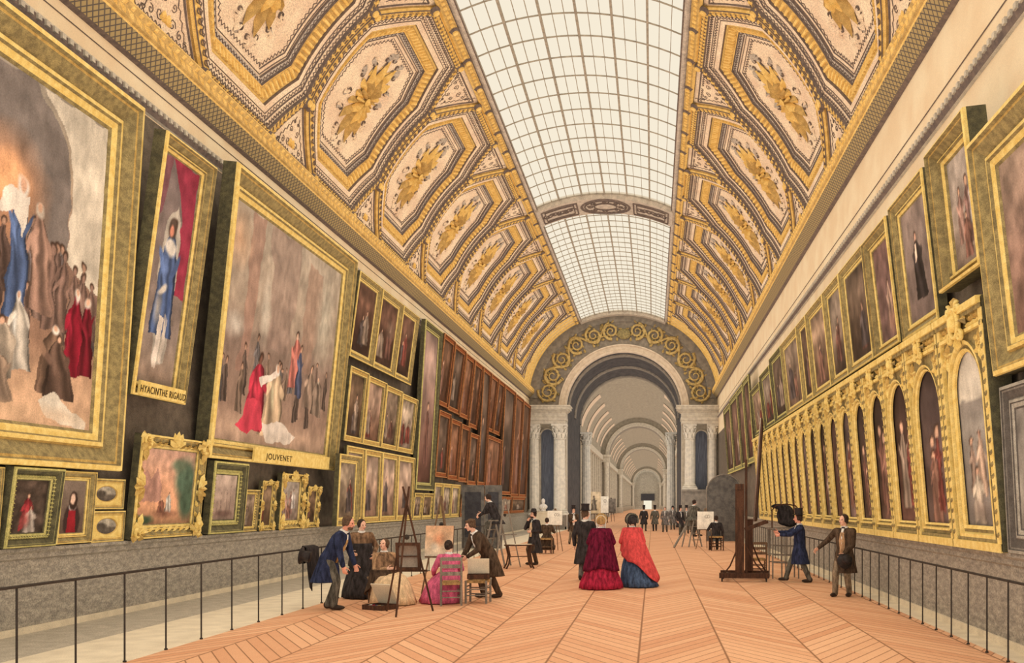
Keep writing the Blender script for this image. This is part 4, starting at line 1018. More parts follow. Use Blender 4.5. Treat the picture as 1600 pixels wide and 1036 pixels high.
for k, (a, b, t) in enumerate(((29.45, 31.85, 'first'), (31.95, 34.5, 'second'), (34.6, 36.9, 'third'))):
    picture(L_, a, b, 6.42, 8.98, f'dark tilted picture, {t} from the left in the top row of three', lambda P: murky(P, ((58, 42, 36), (104, 76, 62)), 2, k == 1), tilt=0.34, off=0.2, fw=0.26, dep=0.16, fm='gold')
picture(L_, 38.1, 41.2, 2.5, 9.15, 'very tall narrow dim picture in olive frame between rows of small pictures', lambda P: murky(P, ((98, 66, 54), (168, 140, 126)), 1), tilt=0.4, fw=0.34, dep=0.2, fm='green', res=50)
for k, (a, b, t) in enumerate(((37.98, 39.35, 'left'), (39.45, 41.2, 'right'))):
    picture(L_, a, b, B0, 2.38, f'small carved gilt picture under the very tall one, {t} of the pair', None, fw=0.17, carve=0.18, dep=0.1)
for k, (a, b, t) in enumerate(((41.4, 43.0, 'first'), (43.1, 44.9, 'second'), (45.0, 46.8, 'third'))):
    picture(L_, a, b, B0, 2.85, f'upright grey picture behind the easels, {t} of three from the left', lambda P: murky(P, BROWNS[4], 1, 1), fw=0.18, prof=FLAT)
ORD = ['first', 'second', 'third', 'fourth', 'fifth', 'sixth', 'seventh', 'eighth', 'ninth', 'tenth', 'eleventh', 'twelfth', 'thirteenth', 'fourteenth', 'fifteenth', 'sixteenth', 'seventeenth', 'eighteenth', 'nineteenth']
RP = [((76, 52, 40), (116, 86, 66)), ((62, 50, 42), (104, 86, 72)), ((100, 62, 44), (136, 98, 74))]
for k, (a, b, zb, zt) in enumerate(((41.5, 43.7, 6.2, 9.2), (43.8, 46.2, 6.15, 9.15), (46.4, 48.5, 6.1, 9.1), (48.7, 50.9, 5.8, 9.1), (51.1, 53.5, 2.9, 9.1), (53.7, 56.0, 6.0, 9.1), (56.2, 58.4, 6.0, 9.1), (58.6, 62.9, 2.5, 9.1), (63.1, 66.7, 2.4, 9.05), (66.9, 70.6, 2.4, 9.0))):
    tall = zb < 4
    picture(L_, a, b, zb, zt, f'{"very tall" if tall else "upper"} red-framed picture, {ORD[k]} along the top row beyond the olive frame', lambda P: murky(P, RP[k % 3], 1), tilt=0.36, off=0.16, fw=0.24, dep=0.16, prof=FLAT, fm='red')
for k, (a, b, zb, zt) in enumerate(((41.5, 43.8, 3.1, 5.95), (44.0, 46.2, 3.05, 5.8), (46.4, 48.4, 3.0, 5.75), (48.6, 50.9, 2.9, 5.5), (53.7, 58.4, 2.5, 5.75))):
    picture(L_, a, b, zb, zt, f'red-framed picture of the second row, {ORD[k]} beyond the olive frame', lambda P: murky(P, RP[(k + 1) % 3], 1), tilt=0.2, off=0.12, fw=0.24, dep=0.14, prof=FLAT, fm='red')
for k, (a, b) in enumerate(((47.2, 50.0), (50.2, 53.4), (53.6, 58.0), (58.3, 64.0), (64.3, 70.5))):
    picture(L_, a, b, B0, 2.4, f'low red-framed picture, {ORD[k]} along the left dado beyond the grey screen', None, fw=0.2, prof=FLAT, fm='red', res=12)

# right wall -------------------------------------------------------
R_ = 1
picture(R_, 8.6, 12.72, 3.66, 6.72, 'large rosy brown canvas in broad gilt frame, nearest on the right wall', rose_brown, tilt=0.36, fw=0.48, dep=0.3, off=0.1, res=60, k=1)
picture(R_, 13.0, 14.85, 5.23, 7.36, 'mauve figure group in deep gilt frame leaning out beside the large rosy brown canvas', mauve_group, tilt=0.24, off=0.14, fw=0.28, dep=0.34, res=50, k=1)
picture(R_, 15.5, 17.7, 4.95, 7.4, 'dark-coated man on grey ground in gilt frame with scrolled top, upper right row', dark_man, tilt=0.28, off=0.1, fw=0.28, dep=0.2, res=50, k=1)
picture(R_, 17.95, 20.0, 5.0, 7.36, 'pale seated figure on brown ground in dark-sided gilt frame, upper right row', seated_pale, tilt=0.28, fw=0.26, dep=0.24, res=44, k=1)
for k, (a, b) in enumerate(((21.1, 23.7), (23.8, 26.0), (26.1, 28.9), (29.0, 30.8), (30.9, 34.6), (34.7, 38.0), (38.1, 41.5), (41.7, 45.6))):
    picture(R_, a, b, 5.04, 7.48 - (0.0 if k < 6 else 0.2 * (k - 5)), f'brown picture in the upper right row, {ORD[k]} after the pale seated figure', lambda P: murky(P, [((62, 50, 42), (112, 94, 78)), ((72, 58, 48), (150, 132, 114)), ((104, 78, 62), (156, 130, 106)), ((60, 48, 40), (100, 80, 66)), ((108, 86, 70), (148, 128, 108))][k % 5], 2), tilt=0.26, fw=0.26, dep=0.14, off=0.08, fm='gold' if k < 5 else 'green')
for k, (a, b, zb, zt) in enumerate(((46.2, 49.2, 3.9, 8.0), (49.4, 52.6, 3.8, 7.9), (52.8, 57.4, 3.8, 7.9), (57.7, 62.5, 3.8, 7.8))):
    picture(R_, a, b, zb, zt, f'tall dark olive-framed picture, {ORD[k]} beyond the right-hand arcade', lambda P: murky(P, ((76, 54, 44), (124, 96, 80)), 1), tilt=0.3, fw=0.3, prof=FLAT, fm='green', off=0.08)
# the arcade: arch-topped gilt frames side by side
def arch_frame(w, h, aw, zs, dep, g):
    """plate with an arched opening, mouldings round it, carved frieze above"""
    mb = MB(); n = 14; x0, x1 = -w / 2, w / 2; r = aw / 2
    z0 = 0.34; zsp = zs - r                                        # foot and springing of the opening
    def opening(k):                                                # outline of the opening grown by k
        rr = r + k
        return [(-rr, z0 - k), (-rr, zsp)] + [(-rr * math.cos(PI * i / n), zsp + rr * math.sin(PI * i / n)) for i in range(1, n)] + [(rr, zsp), (rr, z0 - k)]
    cols = [(a * g, d, m) for a, d, m in ((0.00, 0.3, 2), (0.0, 0.55, 0), (0.05, 0.72, 0), (0.06, 0.50, 2), (0.10, 0.50, 2), (0.12, 0.9, 0), (0.17, 0.9, 0), (0.18, 0.6, 2))]; pw = 0.14 * g
    rings = [[(x, y, d * dep) for x, y in opening(k)] for k, d, m in cols]
    q = len(rings[0])
    for j in range(len(rings) - 1):
        o = len(mb.v); mb.v += rings[j] + rings[j + 1]
        for k in range(q): mb.f.append((o + k, o + (k + 1) % q, o + q + (k + 1) % q, o + q + k)); mb.m.append(cols[j + 1][2])
    # plate from the last ring out to the rectangle
    last = opening(0.18 * g); out = []
    for i, (x, y) in enumerate(last):
        if i == 0: out.append((x0, 0))
        elif i == q - 1: out.append((x1, 0))
        elif y <= zsp: out.append((x0 if x < 0 else x1, y))
        else:
            f = (i - 1) / (q - 3); 
            if f < 0.25: out.append((x0, zsp + (h - zsp) * f / 0.25))
            elif f > 0.75: out.append((x1, zsp + (h - zsp) * (1 - f) / 0.25))
            else: out.append((x0 + (x1 - x0) * (f - 0.25) / 0.5, h))
    o = len(mb.v); mb.v += [(x, y, 0.6 * dep) for x, y in last] + [(x, y, 0.6 * dep) for x, y in out]
    for k in range(q): mb.f.append((o + k, o + (k + 1) % q, o + q + (k + 1) % q, o + q + k)); mb.m.append(2)
    # sides, top, outer pilaster strips, base and cornice
    mb.box((x0 - 0.012, 0.005, 0), (x0 + 0.03, h - 0.005, dep * 0.97), 3); mb.box((x1 - 0.03, 0.005, 0), (x1 + 0.012, h - 0.005, dep * 0.97), 3)
    for xs in (x0, x1):                                             # deep tapering side boards, the frame leans out from the wall
        t_ = 0.03 if xs < 0 else -0.03; xs += 0.012 if xs > 0 else -0.012
        mb.prism([(0, 0.0), (h, -0.27), (h, 0.0)], min(xs, xs + t_), max(xs, xs + t_), 3, Matrix(((0, 0, 1, 0), (1, 0, 0, 0), (0, 1, 0, 0), (0, 0, 0, 1))))
    for sx in (-1, 1):
        xa = sx * (w / 2 - pw); mb.box((min(xa, sx * w / 2), 0.02, 0), (max(xa, sx * w / 2), h - 0.02, dep * 1.05), 0)
        yy = 0.2
        while yy < h - 0.3:                                        # twisted leaf along the outer strips
            leaf(mb, (sx * (w / 2 - pw / 2) - 0.03, yy), 0.9, 0.10, 0.03, dep * 1.05, 0.03, 1, 2); yy += 0.16
    mb.box((x0, 0, 0), (x1, 0.12, dep * 1.15), 0); mb.box((x0 + 0.05, 0.12, 0), (x1 - 0.05, 0.17, dep * 0.9), 2)
    mb.box((x0, h - 0.10, 0), (x1, h, dep * 1.5), 0); mb.box((x0, h - 0.16, 0), (x1, h - 0.10, dep * 1.2), 2)
    mb.box((x0, zs + 0.24, 0), (x1, zs + 0.29, dep * 1.1), 0)
    mb.box((x0 + 0.03, zs + 0.29, 0), (x1 - 0.03, h - 0.16, dep * 0.62), 2)
    xx = x0 + 0.2                                                   # carved frieze
    while xx < x1 - 0.2:
        if abs(xx) > 0.22:
            for a in (0.5, 2.2, -0.7, 3.7): leaf(mb, (xx, (zs + 0.29 + h - 0.16) / 2), a, 0.15, 0.05, 0.62 * dep, 0.06, 0, 1)
        xx += 0.2
    for sx in (-1, 1):                                              # spandrel scrolls
        c = (sx * (w / 2 - pw - 0.16), zs - 0.0)
        mb.tube([(p[0], p[1], 0.68 * dep) for p in spiral(c, 0.15, 1.4, 0.5, sx, 12)], 0.028, 5, 0)
        for a in (0.2, 1.3, 2.4, 3.6, 4.9): leaf(mb, c, a, 0.24, 0.055, 0.6 * dep, 0.06, 0, 1)
    return mb.mesh('frame', FMATS['gold'])
def cartouche_mesh(s):
    mb = MB()
    mb.ell((0, 0, 0.05), (0.14 * s, 0.19 * s, 0.09), seg=12, m=0)
    ov = [(0.22 * s * math.cos(2 * PI * i / 16), 0.29 * s * math.sin(2 * PI * i / 16), 0.05) for i in range(17)]
    mb.tube(ov, 0.04 * s, 6, 0, caps=False)
    for sx in (-1, 1):
        for sy in (-1, 1):
            mb.tube([(p[0], p[1], 0.05) for p in spiral((sx * 0.24 * s, sy * 0.28 * s), 0.12 * s, 1.3, PI / 2 if sx > 0 else PI / 2, sx * sy, 12)], 0.035 * s, 5, 0)
        leaf(mb, (sx * 0.2 * s, 0), 0 if sx > 0 else PI, 0.3 * s, 0.1 * s, 0, 0.09, 1, 2)
    leaf(mb, (0, 0.28 * s), PI / 2, 0.24 * s, 0.12 * s, 0, 0.09, 0, 1); leaf(mb, (0, -0.28 * s), -PI / 2, 0.26 * s, 0.1 * s, 0, 0.09, 0, 1)
    return mb.mesh('cartouche', FMATS['gold'], smooth=True)
CART = cartouche_mesh(1.0)
edges = [13.25, 15.4, 17.4, 19.2, 20.9, 22.5] + [22.5 + 1.62 * k for k in range(1, 14)]
for k in range(len(edges) - 1):
    a, b = edges[k] * 0.967 + 0.03, edges[k + 1] * 0.967 - 0.03
    root, w, h = hang(R_, a, b, 1.30, 4.76, tilt=0.30, off=0.07)
    if k == 0: lb = 'nearest arch-topped gilt frame of the arcade, with pale figures under a light sky'
    else: lb = f'arch-topped gilt picture in the right-hand arcade row, {ORD[k]} from the near end'
    tag(root, lb, 'picture', 'arch-topped pictures of the right-hand arcade')
    zs = h - 0.62
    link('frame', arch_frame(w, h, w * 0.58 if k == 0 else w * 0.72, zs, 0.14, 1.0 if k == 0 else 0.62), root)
    c = link('cartouche', CART, root); c.location = (0, h - (0.20 if k == 0 else 0.24), 0.14); c.scale = (0.85, 0.72, 1.1) if k == 0 else (0.62, 0.5, 0.8)
    P = Paint(26 if k < 6 else 14, 60 if k < 6 else 26, 0.33, 500 + k)
    if k == 0: pale_figures(P)
    else: murky(P, [((84, 66, 58), (60, 48, 44)), ((120, 98, 90), (84, 70, 66)), ((112, 80, 70), (76, 58, 52)), ((100, 76, 66), (58, 46, 42))][k % 4], 3)
    c = link('canvas', grid_mesh('canvas', P, w * (0.66 if k == 0 else 0.8), zs - 0.2, 0.02), root); c.location = (0, 0.24, 0)
picture(R_, 9.0, 12.75, 1.30, 3.5, 'grey frame around an arched panel below the large canvas at the right edge', lambda P: (P.grad((0, (150, 142, 128)), (1, (120, 114, 104))), P.ell(0.4, 0.5, 0.3, 0.4, (206, 186, 152), 0.4), P.mottle(5, .2)), tilt=0.12, off=0.06, fw=0.34, dep=0.12, fm='grey', k=1)
# ------------------------------------------------------------------ railings
def railing(name, x, y0, y1, step, h, label):
    root = empty(name, (x, y0, 0)); tag(root, label, 'railing', 'iron railings along the walls')
    mb = MB(); mb.tube([(0, 0, h), (0, y1 - y0, h)], 0.017, 8); mb.build('handrail', M_IRON, root)
    pm = MB(); pm.tube([(0, 0, 0), (0, 0, h)], 0.011, 6); pm.tube([(0, 0, 0), (0, 0, 0.02)], 0.022, 8); pm = pm.mesh('post', M_IRON)
    y = 0.3
    while y < y1 - y0:
        p = link('post', pm, root); p.location = (0, y, 0); y += step
railing('railing', RAILL, 5.5, 40.0, 1.0, 1.10, 'thin black iron railing along the left wall, coat hung on it')
railing('railing', RAILR, 5.5, 42.0, 0.75, 1.0, 'thin black iron railing along the right wall below the arched frames')
# ------------------------------------------------------------------ people
def cloth(name, rgb, k=0.6, **kw): return mat('cloth_' + name, rgb, tuple(int(c * k) for c in rgb), scale=kw.pop('scale', 9), rough=0.9, spec=0.1, grain=0.25, streak=(2, 2, 0.6), **kw)
M_SKIN = mat('skin', (232, 186, 156), (222, 168, 138), scale=14, grain=0.06, spec=0.2)
M_SKINR = mat('skin_ruddy', (226, 164, 134), (212, 140, 112), scale=14, grain=0.06)
M_HAIRD = mat('hair_dark', (66, 52, 44), (44, 36, 32), scale=30); M_HAIRB = mat('hair_brown', (104, 80, 60), (78, 60, 46), scale=30)
M_BLACK = cloth('black', (66, 60, 58)); M_NAVY = cloth('navy', (54, 60, 84)); M_GREY = cloth('grey', (128, 120, 112)); M_DKBROWN = cloth('dark_brown', (92, 74, 58)); M_BROWN = cloth('brown', (150, 116, 86))
M_WHITE = cloth('white', (236, 228, 212), 0.86); M_CREAMC = cloth('cream', (236, 202, 156), 0.84); M_PINK = cloth('pink', (226, 110, 140), 0.78); M_ROSE = cloth('rose', (184, 60, 96), 0.7)
M_MAROON = cloth('maroon', (112, 30, 52), 0.6); M_CRIMSON = cloth('crimson', (186, 48, 72), 0.65); M_RED = cloth('scarlet', (222, 84, 80), 0.8); M_BLUE = cloth('slate_blue', (84, 102, 128), 0.65); M_STRAW = cloth('straw', (190, 150, 96), 0.7)
M_TAN = cloth('tan', (190, 150, 110), 0.75); M_HAT = mat('hat_silk', (52, 46, 44), (38, 34, 34), scale=20, rough=0.5, spec=0.3, grain=0.15); M_SHOE = mat('shoe_leather', (58, 46, 38), scale=20, rough=0.5)
M_EYE = mat('eye_dark', (54, 42, 36), grain=0.05); M_LIP = mat('lip_red', (190, 92, 84), grain=0.05); M_KHAKI = cloth('khaki', (152, 132, 106)); M_OLIVE = cloth('olive_grey', (112, 106, 92))
def fuse(mb, name, m, parent, voxel=0.014, smooth=5, fn=None):
    """one continuous skin over all the pieces in mb"""
    me = mb.mesh(name, m)
    o = bpy.data.objects.new('tmp', me); COL.objects.link(o)
    r = o.modifiers.new('r', 'REMESH'); r.mode = 'VOXEL'; r.voxel_size = voxel
    if smooth: s = o.modifiers.new('s', 'SMOOTH'); s.factor = 0.5; s.iterations = smooth
    me2 = bpy.data.meshes.new_from_object(o.evaluated_get(bpy.context.evaluated_depsgraph_get()))
    bpy.data.objects.remove(o); bpy.data.meshes.remove(me)
    me2.name = name; me2.materials.clear(); me2.materials.append(m)
    me2.polygons.foreach_set('use_smooth', [True] * len(me2.polygons))
    return link(name, me2, parent)
def capsule(mb, p, q, r0, r1, seg=10):
    p, q = V(p), V(q); d = (q - p); L = d.length
    if L < 1e-6: return
    d /= L; pts = []; rs = []
    for k in range(4): a = PI / 2 * (1 - k / 4); pts.append(p - d * r0 * math.sin(a)); rs.append(max(0.002, r0 * math.cos(a)))
    for k in range(5): pts.append(p + (q - p) * k / 4); rs.append(r0 + (r1 - r0) * k / 4)
    for k in range(1, 5): a = PI / 2 * k / 4; pts.append(q + d * r1 * math.sin(a)); rs.append(max(0.002, r1 * math.cos(a)))
    mb.tube(pts, rs, seg)
def ik(a, t, l1, l2, pole):
    """joint between a and t (pulled in if out of reach), bent towards pole"""
    a, t, pole = V(a), V(t), V(pole); d = t - a; L = d.length
    if L > (l1 + l2) * 0.995: d *= (l1 + l2) * 0.995 / L; t = a + d; L = d.length
    d.normalize(); x = (l1 * l1 - l2 * l2 + L * L) / (2 * L); h = math.sqrt(max(0, l1 * l1 - x * x))
    pp = pole - d * pole.dot(d); pp = pp.normalized() if pp.length > 1e-6 else d.orthogonal().normalized()
    return a + d * x + pp * h, t
def frame3(f, up):
    """columns: right, forward, up"""
    f = V(f).normalized(); r = f.cross(V(up)).normalized(); u = r.cross(f)
    return Matrix(((r.x, f.x, u.x), (r.y, f.y, u.y), (r.z, f.z, u.z)))
def ellring(c, rx, ry, M=None, seg=20, fold=0.0, n=0, ph=0.0):
    out = []
    for k in range(seg):
        a = 2 * PI * k / seg; q = 1 + (fold * math.cos(n * a + ph) if n else 0)
        p = V((rx * q * math.cos(a), ry * q * math.sin(a), 0)); out.append((M @ p if M else p) + V(c))
    return out
class Person:
    """faces local +Y; right hand on +X; all joints in metres from the ground point under the body"""
    def __init__(s, label, x, y, face, H=1.72, lean=0, sit=0, hipz=None, arm_r=(0.10, 0.05, -0.52), arm_l=(-0.10, 0.05, -0.52), feet=((0.11, 0.06), (-0.11, 0.0)), look=0, nod=0, side=0, skin=None, fine=True, z=0.0, twist=0, group=None, knee=None):
        s.root = empty('person', (x, y, z), R(face) - PI / 2); s.root.scale = (H / 1.72,) * 3
        tag(s.root, label, 'person', group)
        s.fine = fine; s.vox = 0.0085 if fine else 0.013
        s.hz = hipz if hipz is not None else (0.50 if sit else 0.90)
        s.P = V((0, 0, s.hz)); a = R(lean)
        s.u = V((math.sin(R(side)), math.sin(a), math.cos(a))).normalized()
        s.fw = V((math.sin(R(-twist)), math.cos(R(twist)), 0)); s.fw = (s.fw - s.u * s.fw.dot(s.u)).normalized()
        s.r = s.fw.cross(s.u)
        s.C = s.P + s.u * 0.30; s.SB = s.P + s.u * 0.50; s.N = s.P + s.u * 0.55
        hu = (s.u * 0.5 + V((0, 0.0, 0.6))).normalized()
        yaw = R(look); hf = V((math.sin(-yaw), math.cos(yaw), 0)); pit = R(nod)
        s.hf = (hf * math.cos(pit) + V((0, 0, 1)) * math.sin(pit)).normalized(); s.hup = (V((0, 0, 1)) * math.cos(pit) - hf * math.sin(pit)).normalized()
        s.HM = frame3(s.hf, s.hup)
        s.Hc = s.N + hu * 0.155 + V((0, 0.02, 0)) + hf * 0.015
        s.sh = {1: s.SB + s.r * 0.185 - s.u * 0.03, -1: s.SB - s.r * 0.185 - s.u * 0.03}
        s.el, s.wr = {}, {}
        for k, A in ((1, arm_r), (-1, arm_l)):
            t = s.sh[k] + s.r * A[0] + s.fw * A[1] + V((0, 0, A[2]))
            s.el[k], s.wr[k] = ik(s.sh[k], t, 0.29, 0.255, s.r * k * 0.6 - s.fw * 0.6 - V((0, 0, 0.5)))
        s.hip, s.kn, s.an = {}, {}, {}
        for k, F in ((1, feet[0]), (-1, feet[1])):
            s.hip[k] = s.P + V((0.09 * k, 0, -0.02))
            t = V((F[0], F[1], 0.08 + (F[2] if len(F) > 2 else 0)))
            s.kn[k], s.an[k] = ik(s.hip[k], t, 0.42, 0.42, V((0.1 * k, 1, 0.5 if sit else 0)))
        s.body(skin or M_SKIN)
    def hand(s, mb, k):
        w = s.wr[k]; d = (w - s.el[k]).normalized(); side = s.r * (-k); side = (side - d * side.dot(d)); side = side.normalized() if side.length > 0.1 else d.orthogonal().normalized()
        nrm = side.cross(d).normalized()                          # along the spread of the knuckles
        if nrm.dot(s.fw + V((0, 0, 0.3))) < 0: nrm = -nrm          # thumb side points forward / up
        M = Matrix(((nrm.x, side.x, d.x), (nrm.y, side.y, d.y), (nrm.z, side.z, d.z)))
        mb.ell(w + d * 0.05, (0.042, 0.017, 0.055), M, 12)
        capsule(mb, w - d * 0.03, w + d * 0.03, 0.026, 0.024, 8)
        fr = 0.0095 if s.fine else 0.0125
        for i, (off, ln) in enumerate(((0.031, 0.9), (0.011, 1.0), (-0.010, 0.95), (-0.030, 0.75))):
            p = w + d * 0.088 + nrm * off * 1.1; ang = 0.25 + 0.12 * i
            for L_seg in (0.036, 0.026, 0.021):
                dd = d * math.cos(ang) + side * math.sin(ang) + nrm * off * 1.6; q = p + dd * L_seg * ln
                capsule(mb, p, q, fr, fr * 0.9, 6); p = q; ang += 0.35
        p = w + d * 0.025 + nrm * 0.034
        for L_seg, a in ((0.042, 0.75), (0.032, 0.5), (0.024, 0.35)):
            dd = (d * math.cos(a) + nrm * math.sin(a) + side * 0.3).normalized(); q = p + dd * L_seg; capsule(mb, p, q, fr * 1.15, fr, 6); p = q
    def body(s, skin):
        mb = MB(); Mt = frame3(s.fw, s.u)
        rings = [ellring(s.P - V((0, 0, 0.10)), 0.12, 0.09, Mt), ellring(s.P, 0.165, 0.115, Mt), ellring(s.P + s.u * 0.14, 0.135, 0.10, Mt), ellring(s.C, 0.155, 0.115, Mt), ellring(s.P + s.u * 0.42, 0.165, 0.11, Mt), ellring(s.P + s.u * 0.50, 0.12, 0.075, Mt), ellring(s.N, 0.058, 0.058, Mt)]
        mb.loft(rings)
        capsule(mb, s.N - s.u * 0.04, s.Hc - s.HM @ V((0, 0.02, 0.05)), 0.056, 0.05)
        for k in (1, -1):
            capsule(mb, s.SB + s.r * 0.10 * k - s.u * 0.02, s.sh[k], 0.06, 0.055)
            capsule(mb, s.sh[k], s.el[k], 0.052, 0.040); capsule(mb, s.el[k], s.wr[k], 0.040, 0.026); s.hand(mb, k)
            capsule(mb, s.hip[k], s.kn[k], 0.085, 0.055); capsule(mb, s.kn[k], s.kn[k] + (s.an[k] - s.kn[k]) * 0.4, 0.052, 0.054); capsule(mb, s.kn[k] + (s.an[k] - s.kn[k]) * 0.4, s.an[k], 0.054, 0.036)
            mb.ell(s.an[k] + V((0.01 * k, 0.06, -0.035)), (0.042, 0.12, 0.04), None, 12)
        H = lambda x, y, z: s.Hc + s.HM @ V((x, y, z))
        mb.ell(H(0, -0.01, 0.02), (0.076, 0.096, 0.098), s.HM, 18)
        mb.loft([ellring(H(0, 0.022, -0.105), 0.030, 0.034, s.HM, 14), ellring(H(0, 0.02, -0.075), 0.050, 0.062, s.HM, 14), ellring(H(0, 0.01, -0.02), 0.064, 0.082, s.HM, 14), ellring(H(0, 0.01, 0.03), 0.066, 0.080, s.HM, 14)])
        capsule(mb, H(0, 0.088, 0.005), H(0, 0.112, -0.032), 0.009, 0.015, 8)               # nose
        capsule(mb, H(-0.04, 0.078, 0.022), H(0.04, 0.078, 0.022), 0.012, 0.012, 8)          # brow
        capsule(mb, H(-0.02, 0.078, -0.062), H(0.02, 0.078, -0.062), 0.011, 0.011, 8)        # lips
        mb.ell(H(0, 0.062, -0.098), (0.024, 0.02, 0.018), s.HM, 10)                          # chin
        for k in (1, -1):
            mb.ell(H(0.077 * k, -0.012, -0.01), (0.012, 0.022, 0.034), s.HM, 10); mb.ell(H(0.042 * k, 0.062, -0.03), (0.022, 0.022, 0.022), s.HM, 10)
        s.bodyo = fuse(mb, 'body', skin, s.root, s.vox, 3)
        for k in (1, -1):
            e = MB(); e.ell(H(0.031 * k, 0.083, 0.0), (0.013, 0.010, 0.008), s.HM, 10); e.build('eye', M_EYE, s.root, smooth=True)
        e = MB(); e.ell(H(0, 0.086, -0.062), (0.022, 0.010, 0.008), s.HM, 10); e.build('mouth', M_LIP, s.root, smooth=True)
        s.H = H
    # ---- clothes, hair and hats
    def hair(s, m=None, bun=False, long=False):
        mb = MB(); mb.ell(s.H(0, -0.024, 0.034), (0.088, 0.098, 0.098), s.HM, 18)
        for k in (1, -1): mb.ell(s.H(0.068 * k, -0.005, 0.0), (0.024, 0.05, 0.06), s.HM, 10)
        mb.ell(s.H(0, -0.06, -0.03), (0.07, 0.055, 0.06), s.HM, 12)
        if bun: mb.ell(s.H(0, -0.125, 0.0), (0.048, 0.045, 0.05), s.HM, 12)
        if long:
            for k in (1, -1): mb.ell(s.H(0.082 * k, 0.01, -0.04), (0.026, 0.04, 0.07), s.HM, 10)
        fuse(mb, 'hair', m or M_HAIRD, s.root, 0.011, 3)
    def beard(s, m):
        mb = MB(); mb.ell(s.H(0, 0.05, -0.088), (0.056, 0.05, 0.036), s.HM, 12); mb.build('beard', m, s.root, smooth=True)
    def tophat(s, tall=0.17):
        q = s.H(0, -0.015, 0.085); mb = MB()
        prof = [(0.001, 0.0), (0.10, 0.0), (0.155, 0.012), (0.165, 0.022), (0.150, 0.022), (0.104, 0.016), (0.098, 0.05), (0.096, tall * 0.7), (0.108, tall), (0.104, tall + 0.006), (0.001, tall + 0.008)]
        mb.lathe(prof, q, 24, 0, s.HM); h = mb.build('top_hat', M_HAT, s.root, smooth=True)
        mb = MB(); mb.lathe([(0.1005, 0.018), (0.1025, 0.02), (0.1, 0.052), (0.098, 0.052)], q, 24, 0, s.HM); mb.build('hat_band', M_BLACK, h)
    def widehat(s):
        q = s.H(0, -0.015, 0.075); mb = MB()
        mb.lathe([(0.001, 0), (0.12, -0.004), (0.19, 0.006), (0.195, 0.014), (0.12, 0.012), (0.1, 0.02), (0.085, 0.09), (0.06, 0.12), (0.001, 0.125)], q, 24, 0, s.HM); mb.build('hat', M_HAT, s.root, smooth=True)
    def bonnet(s, m, ribbon=None, ruffle=None):
        """bonnet that wraps the back of the head, with a flared brim round the face"""
        rings = []; T = s.HM @ Matrix(((1, 0, 0), (0, 0, 1), (0, -1, 0)))      # ring plane across the face direction
        for y, rx, rz, dz in ((-0.155, 0.05, 0.05, 0.01), (-0.145, 0.085, 0.085, 0.01), (-0.09, 0.112, 0.118, 0.012), (-0.02, 0.118, 0.128, 0.012), (0.05, 0.126, 0.140, 0.012), (0.12, 0.152, 0.172, 0.02)):
            ring = []
            for k in range(22):
                a = 2 * PI * k / 22; z = rz * math.sin(a); x = rx * math.cos(a)
                if z < -0.09: z = -0.09
                ring.append(s.H(x, y - (0.05 if math.sin(a) < -0.5 and y > 0 else 0), z + dz))
            rings.append(ring)
        inner = [[p + (s.Hc - p) * 0.06 for p in r] for r in reversed(rings)]
        mb = MB(); mb.loft(rings + inner, 0); b = mb.build('bonnet', m, s.root, smooth=True)
        if ribbon:
            mb = MB(); mb.loft([ellring(s.H(0, -0.06, 0.012), 0.122, 0.124, T, 20), ellring(s.H(0, -0.035, 0.012), 0.126, 0.130, T, 20)], 0); mb.build('bonnet_ribbon', ribbon, b)
            mb = MB()
            for k in (1, -1):
                pts = [s.H(0.11 * k, 0.02, -0.04), s.H(0.09 * k, 0.03, -0.12), s.H(0.10 * k, 0.0, -0.22), s.H(0.13 * k, -0.02, -0.34)]
                mb.tube(pts, [0.014, 0.02, 0.022, 0.012], 6); mb.build('bonnet_tie', ribbon, b, smooth=True); mb = MB()
        if ruffle:
            mb = MB(); pts = [s.H(0.14 * math.cos(a), -0.05, 0.012 + 0.15 * math.sin(a)) for a in [R(-30) + R(240) * k / 18 for k in range(19)]]
            mb.tube(pts, [0.022 + 0.008 * (k % 2) for k in range(19)], 7); mb.build('bonnet_trim', ruffle, b, smooth=True)
    def coat(s, m, tail=0.42, flare=1.0, sleeves=True, name='coat', waist=1.0, collar=None, seg=24):
        mb = MB(); Mt = frame3(s.fw, s.u)
        ww = waist
        rings = [ellring(s.P - s.u * 0.02, 0.20, 0.155, Mt), ellring(s.P + s.u * 0.12, 0.172 * ww, 0.14 * ww, Mt), ellring(s.P + s.u * 0.28, 0.195, 0.148, Mt), ellring(s.P + s.u * 0.40, 0.205, 0.142, Mt), ellring(s.P + s.u * 0.48, 0.19, 0.11, Mt), ellring(s.P + s.u * 0.535, 0.095, 0.08, Mt), ellring(s.P + s.u * 0.565, 0.075, 0.07, Mt)]
        if tail:
            low = []
            for f in (1.0, 0.66, 0.33):
                low.append(ellring(s.P + V((0, -0.02 * f - s.u.y * 0.12 * f, -tail * f)), 0.205 + 0.07 * f * flare, 0.165 + 0.08 * f * flare, None, 20, 0.05 * f, 6, 0.6))
            rings = low + rings
        mb.loft(rings)
        if sleeves:
            for k in (1, -1):
                capsule(mb, s.SB + s.r * 0.10 * k - s.u * 0.03, s.sh[k], 0.075, 0.078)
                capsule(mb, s.sh[k], s.el[k], 0.076, 0.062); capsule(mb, s.el[k], s.wr[k] - (s.wr[k] - s.el[k]) * 0.04, 0.062, 0.045)
        c = fuse(mb, name, m, s.root, 0.014 if s.fine else 0.018, 4)
